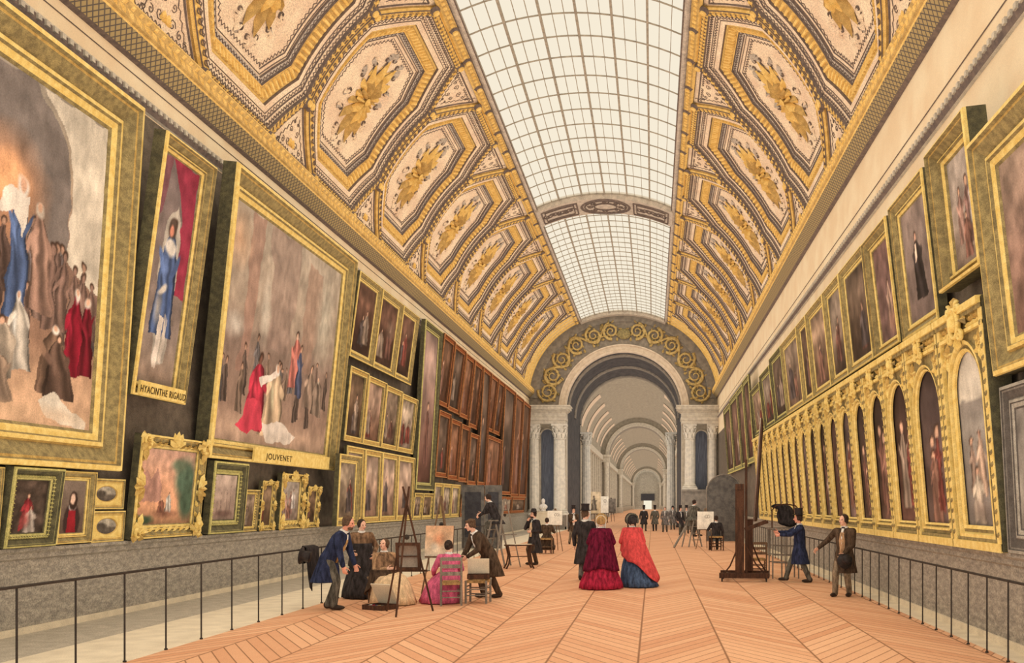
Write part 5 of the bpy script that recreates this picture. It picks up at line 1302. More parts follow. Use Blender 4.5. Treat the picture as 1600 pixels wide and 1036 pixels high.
        if collar:
            mb = MB(); T = frame3(s.fw, s.u)
            mb.loft([ellring(s.N - s.u * 0.035, 0.098, 0.088, T, 20), ellring(s.N + s.u * 0.0, 0.086, 0.08, T, 20), ellring(s.N + s.u * 0.03, 0.068, 0.066, T, 20), ellring(s.N + s.u * 0.02, 0.058, 0.056, T, 20)])
            mb.build('collar', collar, c, smooth=True)
        return c
    def shirt(s, m=None, waistcoat=None, cravat=None):
        """open front: waistcoat with a shirt front and cravat over it"""
        M3 = frame3(s.fw, s.u)
        if waistcoat: mb = MB(); mb.loft([ellring(s.P + s.u * t + s.fw * 0.055, rx, ry, M3, 18) for t, rx, ry in ((0.0, 0.10, 0.105), (0.12, 0.09, 0.10), (0.28, 0.105, 0.112), (0.42, 0.085, 0.092), (0.47, 0.06, 0.06))]); mb.build('waistcoat', waistcoat, s.root, smooth=True)
        mb = MB(); mb.loft([ellring(s.P + s.u * t + s.fw * f, rx, ry, M3, 16) for t, f, rx, ry in ((0.20, 0.09, 0.012, 0.075), (0.34, 0.085, 0.034, 0.078), (0.46, 0.06, 0.052, 0.066), (0.53, 0.02, 0.062, 0.07))]); mb.build('shirt_front', m or M_WHITE, s.root, smooth=True)
        mb = MB(); mb.ell(s.N + s.fw * 0.07 - s.u * 0.01, (0.045, 0.02, 0.025), M3, 10); mb.build('cravat', cravat or M_BLACK, s.root, smooth=True)
    def trousers(s, m):
        mb = MB(); mb.ell(s.P, (0.17, 0.13, 0.14), None, 16)
        for k in (1, -1):
            capsule(mb, s.hip[k], s.kn[k], 0.108, 0.078); capsule(mb, s.kn[k], s.an[k] - V((0, 0, 0.0)), 0.076, 0.064)
        fuse(mb, 'trousers', m, s.root, 0.015, 4)
        s.shoes()
    def shoes(s, m=None):
        for k in (1, -1):
            mb = MB(); a = s.an[k]
            mb.ell(a + V((0.012 * k, 0.075, -0.035)), (0.05, 0.135, 0.045), None, 14); mb.ell(a + V((0, -0.02, -0.01)), (0.05, 0.06, 0.07), None, 12)
            fuse(mb, 'shoe', m or M_SHOE, s.root, 0.014, 2)
    def skirt(s, m, rx=0.55, ry=0.58, hem=0.02, top=None, folds=13, back=0.0, name='skirt', ztop=None, amp=0.06, tiers=0, sidex=0.0):
        zt = ztop if ztop is not None else s.hz + 0.13
        rings = []; seg = 72
        prof = [(0.0, 1.0), (0.12, 0.94), (0.3, 0.82), (0.5, 0.66), (0.7, 0.48), (0.85, 0.36), (0.95, 0.28), (1.0, 0.24)]
        for t, k in prof:
            z = hem + (zt - hem) * t; f = amp * (1 - t) ** 0.7; g = (1 - t)
            if tiers: k *= 1 + 0.05 * ((g * tiers) % 1.0)
            rings.append(ellring(V((sidex * g * g, -back * g * g, z)), max(0.15, rx * k), max(0.13, ry * k), None, seg, f, folds, 1.3))
        if tiers or True:
            mb = MB(); mb.loft(rings); return mb.build(name, m, s.root, smooth=True)
    def sit_skirt(s, m, fwd=0.30, rx=0.46, ry=0.5, hem=0.02, back=0.0, name='skirt', folds=11, amp=0.05, spread=0.0):
        """skirt of a seated woman: over the lap, then down to the floor"""
        z = s.hz; rings = []
        for c, a, b, f in (((spread, fwd + 0.02, hem), rx, ry, 1.0), ((spread * 0.8, fwd, 0.16), rx * 0.95, ry * 0.93, 0.8), ((spread * 0.5, fwd * 0.85, z - 0.1), rx * 0.84, ry * 0.8, 0.5), ((0, fwd * 0.7, z + 0.05), rx * 0.7, ry * 0.68, 0.3), ((0, fwd * 0.45, z + 0.13), rx * 0.52, ry * 0.5, 0.2), ((0, fwd * 0.12, z + 0.17), 0.19, 0.18, 0.1), ((0, 0.0, z + 0.22), 0.15, 0.13, 0.0)):
            rings.append(ellring(V(c), a, b, None, 66, amp * f, folds, 0.7))
        mb = MB(); mb.loft(rings); return mb.build(name, m, s.root, smooth=True)
    def drape(s, m, prof, hemf, name='shawl', folds=9, amp=0.04, seg=60, fringe=False, th=0.012):
        """loose garment hung from the shoulders; prof(z) -> (cx, cy, rx, ry); hemf(angle) -> height of its lower edge"""
        nt_ = 14; vs = []
        for lay in (0, 1):
            for i in range(nt_ + 1):
                t = i / nt_
                for k in range(seg):
                    a = 2 * PI * k / seg; zt = prof('top'); zb = hemf(a); z = zt + (zb - zt) * t
                    cx, cy, rx, ry = prof(z); q = 1 + amp * t * math.cos(folds * a + 2.5 * t)
                    o = -th * lay
                    vs.append((cx + (rx * q + o) * math.cos(a), cy + (ry * q + o) * math.sin(a), z))
        fs = []; n1 = (nt_ + 1) * seg
        for i in range(nt_):
            for k in range(seg):
                a, b, c, d = i * seg + k, i * seg + (k + 1) % seg, (i + 1) * seg + (k + 1) % seg, (i + 1) * seg + k
                fs.append((d, c, b, a)); fs.append((n1 + a, n1 + b, n1 + c, n1 + d))
        for k in range(seg):
            k2 = (k + 1) % seg; fs.append((k, k2, n1 + k2, n1 + k)); e = nt_ * seg; fs.append((e + k2, e + k, n1 + e + k, n1 + e + k2))
        mb = MB(); mb.add(vs, fs); return mb.build(name, m, s.root, smooth=True)
def shoulders(z, top, table):
    """smooth outline of a garment: table of (drop below the neck, half width, half depth)"""
    d = top - z
    return float(np.interp(d, [t[0] for t in table], [t[1] for t in table])), float(np.interp(d, [t[0] for t in table], [t[2] for t in table]))
def gent(label, x, y, face, coatm, trm, hat=None, H=1.72, hairm=None, wc=None, beard=None, tail=0.42, **k):
    p = Person(label, x, y, face, H, **k)
    p.hair(hairm); p.trousers(trm); p.coat(coatm, tail=tail, collar=M_WHITE); p.shirt(waistcoat=wc)
    if hat == 'top': p.tophat()
    elif hat == 'wide': p.widehat()
    if beard: p.beard(beard)
    return p
def lady(label, x, y, face, bodm, skm, H=1.62, hairm=None, collar=M_WHITE, sit=0, bun=True, **k):
    p = Person(label, x, y, face, H, sit=sit, **k)
    p.hair(hairm, bun=bun); p.coat(bodm, tail=0, name='bodice', waist=0.86, collar=collar)
    return p
# ---- by the left railing: the seated sketcher's friends
# facing angles: 90 looks down the gallery, 0 looks to the right wall, 270 looks back at us
p = gent('man in navy frock coat bending forward beside the left railing', -5.98, 17.7, -2, M_NAVY, M_OLIVE, None, 1.80, lean=30, arm_r=(0.05, 0.12, -0.50), arm_l=(0.0, 0.20, -0.48), feet=((0.10, 0.12), (-0.10, -0.06)), nod=-12, hairm=M_HAIRB, beard=M_HAIRB, skin=M_SKINR, wc=M_STRAW)
p = lady('standing woman in black skirt and brown bodice with white collar', -6.05, 19.9, 290, M_BROWN, M_BLACK, 1.62, arm_r=(0.02, 0.20, -0.36), arm_l=(-0.06, 0.12, -0.42), look=30, nod=-6)
p.skirt(M_BLACK, 0.50, 0.50, sidex=-0.10)
p.drape(M_BLACK, lambda z: 1.20 if z == 'top' else (0, 0.03, 0.22 + 0.14 * (1.20 - z), 0.18 + 0.14 * (1.20 - z)), lambda a: 0.5 + 0.22 * math.cos(a), name='mantle')
p = lady('seated woman wrapped in a brown shawl over a cream skirt', -5.30, 18.9, 312, M_TAN, M_CREAMC, 1.64, sit=1, arm_r=(-0.08, 0.30, -0.26), arm_l=(0.04, 0.30, -0.24), look=-62, nod=14, hairm=M_HAIRB, feet=((0.1, 0.45), (-0.1, 0.42)), bun=False)
p.sit_skirt(M_CREAMC, 0.38, 0.44, 0.52)
p.drape(M_BROWN, lambda z: 1.05 if z == 'top' else (0.01, 0.02 + 0.14 * (1.05 - z), *shoulders(z, 1.05, ((0, .08, .075), (.03, .125, .10), (.07, .185, .125), (.13, .228, .15), (.25, .255, .20), (.6, .32, .34)))), lambda a: 0.50 + 0.16 * math.sin(a) - 0.26 * max(0, math.cos(a)), folds=8, amp=0.07)
p.drape(M_DKBROWN, lambda z: 0.70 if z == 'top' else (0.08, 0.14, 0.26 + 0.22 * (0.70 - z), 0.28 + 0.24 * (0.70 - z)), lambda a: 0.50 + 0.14 * math.sin(2 * a) - 0.2 * max(0, math.cos(a + 0.4)), folds=9, amp=0.08, name='lap_rug')
p = lady('woman in a pink dress seated on a wooden chair, seen from behind', -3.98, 18.75, 118, M_PINK, M_PINK, 1.60, sit=1, lean=6, arm_r=(0.03, 0.30, -0.32), arm_l=(-0.06, 0.30, -0.34), look=-35, nod=-5, feet=((0.1, 0.4), (-0.1, 0.4)), bun=True)
p.sit_skirt(M_PINK, 0.22, 0.44, 0.46, spread=-0.12)
p.sit_skirt(M_ROSE, 0.44, 0.38, 0.36, hem=0.03, name='overskirt', spread=-0.12, amp=0.08)
p = gent('curly-haired man in brown coat leaning over beside the pink dress', -3.42, 19.9, 215, M_DKBROWN, M_DKBROWN, None, 1.74, lean=36, arm_r=(-0.08, 0.32, -0.26), arm_l=(0.06, 0.30, -0.24), nod=-12, look=-14, hairm=M_HAIRB, feet=((0.12, 0.05), (-0.12, -0.18)), tail=0.46)
mb = MB()
for k in range(14):
    a = 2 * PI * k / 14; mb.ell(p.H(0.075 * math.cos(a), -0.02 + 0.08 * math.sin(a), 0.065 + 0.02 * (k % 2)), (0.03,) * 3, None, 8)
fuse(mb, 'curls', M_HAIRB, p.root, 0.012, 2)
# ---- the strolling party in the middle
p = gent('man in black coat and top hat strolling with two ladies, seen from behind', -1.74, 24.4, 76, M_BLACK, M_GREY, 'top', 1.80, look=-38, arm_r=(0.10, 0.12, -0.44), hairm=M_HAIRB, tail=0.50)
p = Person('lady in maroon mantle over a crimson skirt and straw bonnet, seen from behind', -1.20, 22.0, 92, 1.66, arm_r=(0.02, 0.16, -0.40), arm_l=(-0.02, 0.16, -0.40)); p.hair(M_HAIRB)
p.coat(M_MAROON, tail=0, name='bodice', waist=0.9, collar=M_WHITE)
p.skirt(M_CRIMSON, 0.50, 0.50, tiers=3, folds=15, amp=0.07)
p.drape(M_MAROON, lambda z: 1.45 if z == 'top' else (0, 0, *shoulders(z, 1.45, ((0, .085, .08), (.03, .125, .10), (.07, .19, .13), (.13, .235, .16), (.25, .262, .20), (1.0, .43, .41)))), lambda a: 0.46 + 0.04 * math.sin(3 * a), name='mantle', folds=12, amp=0.05)
p.bonnet(M_STRAW, M_WHITE)
p = Person('lady in scarlet shawl over a slate-blue skirt and dark bonnet, seen from behind', -0.50, 22.6, 100, 1.66, arm_r=(-0.04, 0.2, -0.34), arm_l=(0.04, 0.2, -0.34), look=5); p.hair(M_HAIRD)
p.coat(M_RED, tail=0, name='bodice', waist=0.9, collar=M_WHITE)
p.skirt(M_BLUE, 0.44, 0.48, back=0.12, sidex=0.18, folds=14, amp=0.06)
p.drape(M_RED, lambda z: 1.45 if z == 'top' else (0.16 * max(0, 1.2 - z), -0.05 * max(0, 1.2 - z), *shoulders(z, 1.45, ((0, .085, .08), (.03, .125, .10), (.07, .19, .13), (.13, .238, .165), (.25, .262, .21), (1.0, .44, .44), (1.3, .52, .54)))), lambda a: 0.62 - 0.50 * math.cos(a + 0.7) ** 3 if math.cos(a + 0.7) > 0 else 0.62 - 0.3 * math.cos(a + 0.7), folds=10, amp=0.05)
p.bonnet(M_BLACK, M_BLACK, ruffle=M_OLIVE)
# ---- right side
p = gent('man in navy coat and top hat reaching out to the tall stand', 3.62, 23.8, 178, M_NAVY, M_OLIVE, 'top', 1.70, arm_r=(0.0, 0.50, -0.12), arm_l=(0.05, 0.48, -0.18), feet=((0.08, 0.34), (-0.10, -0.24)), skin=M_SKINR, tail=0.44)
p = gent('bareheaded man in brown coat with arm along the right railing, hat in hand', 4.02, 20.2, 236, M_DKBROWN, M_KHAKI, None, 1.72, arm_r=(0.36, 0.10, -0.36), arm_l=(0.12, 0.16, -0.46), look=-22, nod=4, hairm=M_HAIRD, wc=M_TAN, feet=((0.14, 0.16), (-0.10, -0.02)), tail=0.40)
w = p.root.matrix_basis @ p.wr[-1]
HATPOS = (w.x, w.y, w.z)
gent('dark painter on a chair before a white canvas, seen from behind', 2.62, 40.1, 100, M_BLACK, M_BLACK, None, 1.70, sit=1, hipz=0.64, arm_l=(-0.06, 0.36, -0.26), feet=((0.14, 0.40), (-0.14, 0.34)), fine=False, tail=0.14)
gent('dark painter perched on a step ladder reaching to the right', 1.74, 43.4, 40, M_OLIVE, M_OLIVE, None, 1.70, sit=1, hipz=0.55, z=0.78, lean=12, arm_r=(0.0, 0.48, -0.10), arm_l=(0.0, 0.4, -0.2), feet=((0.12, 0.36, -0.36), (-0.12, 0.34, -0.6)), fine=False, tail=0.14)
# ---- left middle distance
gent('man in wide-brimmed hat and long dark coat, hand at chin, by the canvas stool', -3.80, 30.6, 225, M_BLACK, M_DKBROWN, 'wide', 1.72, arm_r=(-0.12, 0.20, 0.02), arm_l=(0.10, 0.16, -0.30), wc=M_CREAMC, tail=0.52, beard=M_HAIRD)
p = lady('woman in dark dress seated at an easel before the arch column, seen from behind', -4.15, 37.4, 88, M_DKBROWN, M_DKBROWN, 1.62, sit=1, hipz=0.66, arm_r=(0.0, 0.34, -0.22), arm_l=(0.0, 0.30, -0.24), fine=False, feet=((0.1, 0.3), (-0.1, 0.3)))
p.sit_skirt(M_DKBROWN, 0.12, 0.33, 0.34, hem=0.34)
gent('man in white waistcoat and top hat standing with folded arms before the arch', -3.86, 46.3, 285, M_DKBROWN, M_KHAKI, 'top', 1.74, arm_r=(-0.16, 0.24, -0.26), arm_l=(0.16, 0.24, -0.30), feet=((0.20, 0.05), (-0.18, 0.0)), wc=M_WHITE, fine=False, tail=0.3)
gent('painter on a tall ladder stool working at the left wall', -4.95, 30.2, 165, M_BLACK, M_OLIVE, None, 1.66, sit=1, hipz=0.50, z=1.02, lean=24, arm_r=(0.0, 0.42, -0.12), arm_l=(0.0, 0.36, -0.22), feet=((0.12, 0.36, -0.2), (-0.12, 0.34, -0.34)), fine=False, hairm=M_HAIRD, tail=0.2, nod=-14)
# ---- distant strollers
FAR = [(-0.68, 68.0, 80, M_BLACK, M_OLIVE, 'top', 'man in dark coat of the far pair walking arm in arm, the left one'), (0.10, 68.3, 96, M_OLIVE, M_BLACK, 'top', 'man in lighter coat of the far pair walking arm in arm, the right one'),
       (0.80, 66.0, 260, M_GREY, M_OLIVE, None, 'dim bareheaded figure between the far pair and the dark stroller'), (1.65, 59.5, 300, M_BLACK, M_OLIVE, 'top', 'nearest dark stroller walking towards us in the far middle of the gallery'),
       (2.15, 62.5, 270, M_OLIVE, M_OLIVE, 'top', 'top-hatted figure just behind the nearest dark stroller'), (2.75, 66.0, 250, M_BLACK, M_BLACK, None, 'dark bareheaded figure near the right pedestal'), (1.45, 72.0, 265, M_GREY, M_OLIVE, 'wide', 'farthest small figure in a wide hat under the great arch')]
for (x, y, fc, c, t, hat, lb) in FAR:
    gent(lb, x, y, fc, c, t, hat, 1.72, fine=False, arm_r=(0.06, 0.08, -0.5), feet=((0.11, 0.14), (-0.11, -0.1)))
# ------------------------------------------------------------------ easels, chairs and the painters' things
def chair(x, y, face, label, m=None, seatz=0.45, backz=0.95, w=0.42, z=0.0, rush=True):
    """rush-seated ladder-back chair facing local +Y"""
    m = m or M_WOOD; root = empty('chair', (x, y, z), R(face) - PI / 2); tag(root, label, 'chair', "painters' wooden chairs and stools")
    h = w / 2
    mb = MB(); mb.box((-h, -h, seatz - 0.05), (h, h, seatz)); mb.box((-h + 0.04, -h + 0.04, seatz), (h - 0.04, h - 0.04, seatz + 0.02)); mb.build('seat', M_STRAW if rush else m, root)
    for sx in (-1, 1):
        mb = MB(); mb.tube([(sx * h, h, 0), (sx * h, h, seatz)], 0.022, 8); mb.build('leg', m, root)
        mb = MB(); mb.tube([(sx * h, -h, 0), (sx * h, -h, seatz), (sx * h, -h - 0.06, max(backz, seatz + 0.01))], 0.022, 8); mb.build('leg', m, root)
    for zz in (0.16, 0.28):
        mb = MB(); mb.tube([(-h, h, zz), (h, h, zz)], 0.013, 6); mb.build('stretcher', m, root)
        mb = MB(); mb.tube([(-h, -h, zz), (h, -h, zz)], 0.013, 6); mb.build('stretcher', m, root)
        for sx in (-1, 1):
            mb = MB(); mb.tube([(sx * h, -h, zz + 0.05), (sx * h, h, zz + 0.05)], 0.013, 6); mb.build('stretcher', m, root)
    if backz > seatz + 0.2:
        for f in (0.35, 0.65, 0.95):
            zz = seatz + (backz - seatz) * f
            mb = MB(); mb.box((-h, -h - 0.06 * f - 0.012, zz - 0.035), (h, -h - 0.06 * f + 0.012, zz + 0.035)); mb.build('back_slat', m, root)
    return root
chair(-3.90, 18.48, 104, 'ladder-back wooden chair under the woman in pink', m=M_GWOOD, backz=0.92, w=0.38)
chair(-5.30, 18.88, 312, 'wooden chair hidden under the woman in cream skirt', backz=0.5)
chair(-3.45, 18.9, 268, 'pale grey chair carrying an open paint box, right of the pink dress', m=M_GWOOD, w=0.40, backz=0.46)
chair(2.62, 40.05, 98, 'stool under the dark painter at the white canvas', m=M_DWOOD, seatz=0.58, backz=0.62, w=0.5)
chair(-4.15, 37.35, 88, 'tall brown stool under the woman painting before the arch column', m=M_WOOD, seatz=0.60, backz=0.62, w=0.46)
# open paint box on the chair, one on the floor
def paint_box(x, y, z, rot, label, lid=100, w=0.42, d=0.30):
    root = empty('paint_box', (x, y, z), R(rot)); tag(root, label, 'box', 'open paint boxes')
    mb = MB(); h = 0.09; t = 0.012
    mb.box((-w / 2, -d / 2, 0), (w / 2, d / 2, t)); mb.box((-w / 2, -d / 2, t), (w / 2, -d / 2 + t, h)); mb.box((-w / 2, d / 2 - t, t), (w / 2, d / 2, h)); mb.box((-w / 2, -d / 2 + t, t), (-w / 2 + t, d / 2 - t, h)); mb.box((w / 2 - t, -d / 2 + t, t), (w / 2, d / 2 - t, h)); mb.box((-w / 2 + t, -0.01, t), (w / 2 - t, 0.01, h * 0.8))
    mb.build('box_tray', M_DWOOD, root)
    mb = MB(); mb.box((-w / 2, 0, 0), (w / 2, 0.02, d * 1.0)); mb.box((-w / 2 + 0.03, -0.004, 0.03), (w / 2 - 0.03, 0, d - 0.03))
    mb.build('lid', M_PALE, root, M=Matrix.Translation((0, d / 2, h)) @ Matrix.Rotation(R(90 - lid), 4, 'X'))
    for i in range(5):
        mb = MB(); mb.tube([(-w / 2 + 0.06 + i * 0.07, -d / 2 + 0.04, h * 0.7), (-w / 2 + 0.07 + i * 0.07, -0.03, h * 0.75)], [0.012, 0.016], 8); mb.build('paint_tube', [M_WHITE, M_CRIMSON, M_BLUE, M_STRAW, M_OLIVE][i], root)
paint_box(-3.45, 18.9, 0.475, 8, 'open paint box with raised lid on the pale grey chair', lid=78)
paint_box(-5.05, 17.75, 0.0, -28, 'open paint box with pale raised lid on the floor by the tripod easel', lid=60, w=0.50, d=0.42)
# tripod easels
def tripod(x, y, face, label, h=2.3, spread=0.42, back=0.75, rail=0.85, m=None, sketch=None, cw=0.6, ch=0.7, extra=0.0, calabel=None, tilt=8):
    m = m or M_DWOOD; root = empty('tripod_easel', (x, y, 0), R(face) - PI / 2); tag(root, label, 'easel', 'tripod easels')
    top = V((0, 0, h))
    for nm, f in (('leg', (-spread, 0.22, 0)), ('leg', (spread, 0.22, 0)), ('leg', (0, -back, 0))):
        mb = MB(); t = top + V((f[0] * 0.08, 0, 0)) + (V(f) - top) * (-extra); mb.tube([V(f), t], 0.018, 6); mb.build(nm, m, root)
    f = rail / h; yy = 0.22 * (1 - f)
    mb = MB(); mb.box((-spread * (1 - f) - 0.08, yy + 0.0, rail - 0.02), (spread * (1 - f) + 0.08, yy + 0.07, rail + 0.015)); mb.build('canvas_rail', m, root)
    mb = MB(); mb.ell((0, 0.0, h - 0.5), (0.05, 0.05, 0.05), seg=8); mb.tube([(0, -0.12, h - 0.5), (0, 0.1, h - 0.5)], 0.012, 6); mb.build('clamp_screw', M_IRON, root)
    if calabel:
        M = root.matrix_basis @ Matrix.Translation((0, yy + 0.05, rail + 0.018)) @ Matrix.Rotation(R(tilt), 4, 'X')
        M = Matrix.Translation((x, y, 0)) @ Matrix.Rotation(R(face) - PI / 2, 4, 'Z') @ Matrix.Translation((0, yy + 0.05, rail + 0.018)) @ Matrix.Rotation(R(tilt), 4, 'X')
        canvas(M, cw, ch, sketch, calabel)
    return root
def canvas(M, cw, ch, sketch, label):
    """stretched canvas standing in its own plane: painted face towards local +Y"""
    root = empty('canvas_on_stretcher', M=M); tag(root, label, 'canvas', "painters' canvases")
    NPIC[0] += 1
    P = Paint(22, 26, cw / ch, 900 + NPIC[0]); sketch(P)
    c = link('painted_face', grid_mesh('painted_face', P, cw, ch, 0.0), root); c.matrix_local = Matrix.Rotation(PI, 4, 'Z') @ Matrix.Rotation(PI / 2, 4, 'X')
    mb = MB(); t = 0.03
    for lo, hi in (((-cw / 2, -t - 0.035, 0), (-cw / 2 + 0.05, -0.031, ch)), ((cw / 2 - 0.05, -t - 0.035, 0), (cw / 2, -0.031, ch)), ((-cw / 2 + 0.05, -t - 0.035, 0), (cw / 2 - 0.05, -0.031, 0.05)), ((-cw / 2 + 0.05, -t - 0.035, ch - 0.05), (cw / 2 - 0.05, -0.031, ch)), ((-cw / 2 + 0.05, -t - 0.03, ch * 0.48), (cw / 2 - 0.05, -0.031, ch * 0.52))): mb.box(lo, hi)
    mb.build('stretcher_bars', M_DWOOD, root)
    return root
def sk_orange(P):
    P.grad((0, (206, 190, 164)), (0.4, (214, 180, 144)), (1, (220, 170, 128))); P.ell(0.5, 0.55, 0.3, 0.3, (190, 120, 84), 0.9, a=.7); P.ell(0.35, 0.3, 0.2, 0.2, (226, 208, 180), .8); P.mottle(6, .12)
def sk_white(P):
    P.grad((0, (226, 214, 192)), (1, (232, 222, 200)))
    for u in (0.55, 0.68): P.ell(u, 0.72, 0.10, 0.11, (150, 138, 120), 0.2); P.ell(u + 0.01, 0.72, 0.07, 0.08, (226, 216, 196), 0.2)
    P.mottle(5, .04)
def sk_figure(P):
    P.grad((0, (206, 180, 140)), (1, (214, 190, 154))); P.robe(0.5, 0.15, 0.65, 0.22, (142, 128, 108), head=(120, 104, 90)); P.mottle(5, .1)
def sk_dark(P): P.grad((0, (96, 88, 78)), (1, (120, 110, 98))); P.mottle(5, .2)
tripod(-4.42, 17.2, 90, 'dark tripod easel in front of the seated woman in cream, nearest on the left', h=1.85, spread=0.42, back=0.72, rail=0.74, extra=0.22, sketch=sk_dark, cw=0.44, ch=0.50, calabel='dark unfinished canvas on the nearest tripod easel, its back to us')
tripod(-4.62, 20.9, 262, 'thin tripod easel carrying the orange sketch beyond the pink dress', h=2.0, spread=0.36, back=0.7, rail=0.80, m=M_WOOD, extra=0.06, sketch=sk_orange, cw=0.62, ch=0.66, calabel='warm orange sketch on canvas before the woman in pink')
tripod(-4.05, 39.6, 265, 'low easel with the white canvas under the left arch column', h=1.75, spread=0.35, back=0.6, rail=1.05, m=M_WOOD, sketch=sk_white, cw=0.62, ch=0.6, calabel='white canvas on the easel before the woman at the arch column')
tripod(2.24, 41.2, 262, 'easel with the white drawing before the seated dark painter', h=1.75, spread=0.4, back=0.7, rail=0.84, m=M_WOOD, sketch=sk_white, cw=0.70, ch=0.76, calabel='white canvas with rounded drawings before the seated dark painter')
tripod(-4.55, 29.4, 75, 'tall thin tripod beside the painter on the ladder stool', h=2.1, spread=0.42, back=0.7, rail=1.0, m=M_GWOOD)
# tall ladder stool and step ladder
def ladder(x, y, face, label, h, w=0.46, d=0.8, n=4, m=None):
    root = empty('step_ladder', (x, y, 0), R(face) - PI / 2); tag(root, label, 'ladder', 'step ladders'); m = m or M_GWOOD
    for sx in (-1, 1):
        mb = MB(); mb.bar((sx * w / 2, d / 2, 0), (sx * w / 2 * 0.85, 0.06, h), 0.045); mb.build('side_rail', m, root)
        mb = MB(); mb.bar((sx * w / 2, -d / 2, 0), (sx * w / 2 * 0.85, -0.06, h), 0.045); mb.build('side_rail', m, root)
    for i in range(1, n + 1):
        f = i / (n + 1); yy = d / 2 + (0.06 - d / 2) * f
        mb = MB(); mb.box((-w / 2, yy - 0.07, h * f - 0.015), (w / 2, yy + 0.07, h * f + 0.015)); mb.build('step', m, root)
    mb = MB(); mb.box((-w / 2, -0.16, h - 0.02), (w / 2, 0.16, h + 0.02)); mb.build('top_step', m, root)
ladder(-4.95, 30.2, 165, 'tall ladder stool under the painter at the left wall', 1.42, n=4)
ladder(1.74, 43.4, 40, 'step ladder under the painter reaching right', 1.22, n=3)
# leaning plank against the ladder
mb = MB(); mb.bar((0.9, 41.9, 0.04), (1.45, 42.7, 0.95), 0.07); tag(mb.build('plank', M_GWOOD), 'slanting plank propped on the floor left of the seated dark painter', 'plank')
# low trestle stool with a sheet of paper
root = empty('trestle_stool', (-4.05, 28.9, 0), R(20)); tag(root, 'low dark trestle stool with curved legs in front of the wide-hatted man', 'stool')
mb = MB(); mb.box((-0.42, -0.16, 0.68), (0.42, 0.16, 0.72)); mb.build('seat', M_DWOOD, root)
for sx in (-1, 1):
    for sy in (-1, 1):
        mb = MB(); mb.tube([(sx * 0.36, sy * 0.12, 0.68), (sx * 0.30, sy * 0.13, 0.40), (sx * 0.34, sy * 0.16, 0.15), (sx * 0.42, sy * 0.18, 0.0)], [0.03, 0.026, 0.022, 0.03], 8); mb.build('leg', M_DWOOD, root)
mb = MB(); mb.tube([(-0.31, 0, 0.36), (0.31, 0, 0.36)], 0.016, 6); mb.build('stretcher', M_DWOOD, root)
mb = MB(); n = 16; mb.prism([(0.30 * math.cos(2 * PI * i / n) * (1 + 0.15 * math.cos(4 * PI * i / n)), 0.19 * math.sin(2 * PI * i / n)) for i in range(n)], 0, 0.012)
o = mb.build('palette', M_PALE); o.location = (-4.0, 28.9, 0.722); o.rotation_euler = (0, 0, R(12)); tag(o, 'pale palette lying on the low trestle stool', 'palette')
# white bust on its stand in front of the column pedestal
root = empty('bust', (-7.35, 64.0, 0)); tag(root, 'small white bust on a pale stand before the left arch column', 'statue')
mb = MB(); mb.box((-0.6, -0.4, 0), (0.6, 0.4, 1.40)); mb.box((-0.68, -0.46, 1.34), (0.68, 0.46, 1.44)); mb.build('stand', M_PALE, root)
mb = MB(); mb.lathe([(0.18, 1.44), (0.2, 1.5), (0.10, 1.56), (0.10, 1.62)], (0, 0, 0), 14); mb.ell((0, 0, 1.74), (0.30, 0.2, 0.2)); capsule(mb, (0, 0, 1.8), (0, 0, 2.0), 0.1, 0.09); mb.ell((0, -0.02, 2.12), (0.13, 0.16, 0.18)); capsule(mb, (0, -0.17, 2.14), (0, -0.19, 2.08), 0.02, 0.03, 6)
fuse(mb, 'bust_figure', M_WHITE, root, 0.03, 3)
# big studio easel on wheels with a tall canvas
root = empty('studio_easel', (2.30, 24.3, 0), R(-6)); tag(root, 'big dark studio easel on a wheeled base holding a tall leaning canvas', 'easel')
for y0, nm in ((-0.35, 'base_beam'), (0.55, 'base_beam')):
    mb = MB(); mb.box((-0.62, y0 - 0.07, 0.09), (0.62, y0 + 0.07, 0.22)); b = mb.build(nm, M_DWOOD, root)
    for sx in (-0.55, 0.55):
        mb = MB(); mb.lathe([(0.001, -0.02), (0.045, -0.02), (0.045, 0.02), (0.001, 0.02)], (0, 0, 0), 12, 0, Matrix.Rotation(PI / 2, 3, 'Y')); mb.box((-0.015, -0.02, 0.0), (0.015, 0.02, 0.09)); mb.build('wheel', M_IRON, b, M=Matrix.Translation((sx, y0, 0.046)))
for sx in (-0.45, 0.45):
    mb = MB(); mb.box((sx - 0.04, -0.28, 0.11), (sx + 0.04, 0.48, 0.19)); mb.build('side_beam', M_DWOOD, root)
mb = MB(); mb.box((-0.22, -0.40, 0.22), (0.0, -0.28, 2.42)); mb.box((-0.22, -0.42, 2.3), (0.0, -0.26, 2.44)); mb.build('mast', M_DWOOD, root)
mb = MB(); mb.box((0.03, 0.40, 0.22), (0.22, 0.5, 1.55)); mb.build('rear_mast', M_DWOOD, root)
mb = MB(); mb.box((0.02, -0.33, 0.22), (0.08, -0.28, 3.05)); mb.build('ratchet_rod', M_DWOOD, root)
mb = MB(); mb.bar((0.02, -0.30, 1.30), (0.55, -0.18, 1.50), 0.09); mb.bar((0.02, 0.45, 1.30), (0.6, 0.6, 1.48), 0.07); mb.build('canvas_tray', M_DWOOD, root)
for p0, p1 in (((-0.50, -0.35, 0.2), (-0.2, -0.35, 0.75)), ((0.52, -0.35, 0.2), (0.06, -0.33, 0.85)), ((0.55, 0.55, 0.2), (0.2, 0.5, 0.9))):
    mb = MB(); q = (V(p0) + V(p1)) / 2 + V((0, 0, -0.08)); mb.tube([p0, q, p1], 0.022, 6); mb.build('brace', M_DWOOD, root)
def sk_tall(P): P.grad((0, (146, 106, 84)), (0.5, (160, 126, 104)), (1, (196, 172, 146))); P.mottle(5, .2)
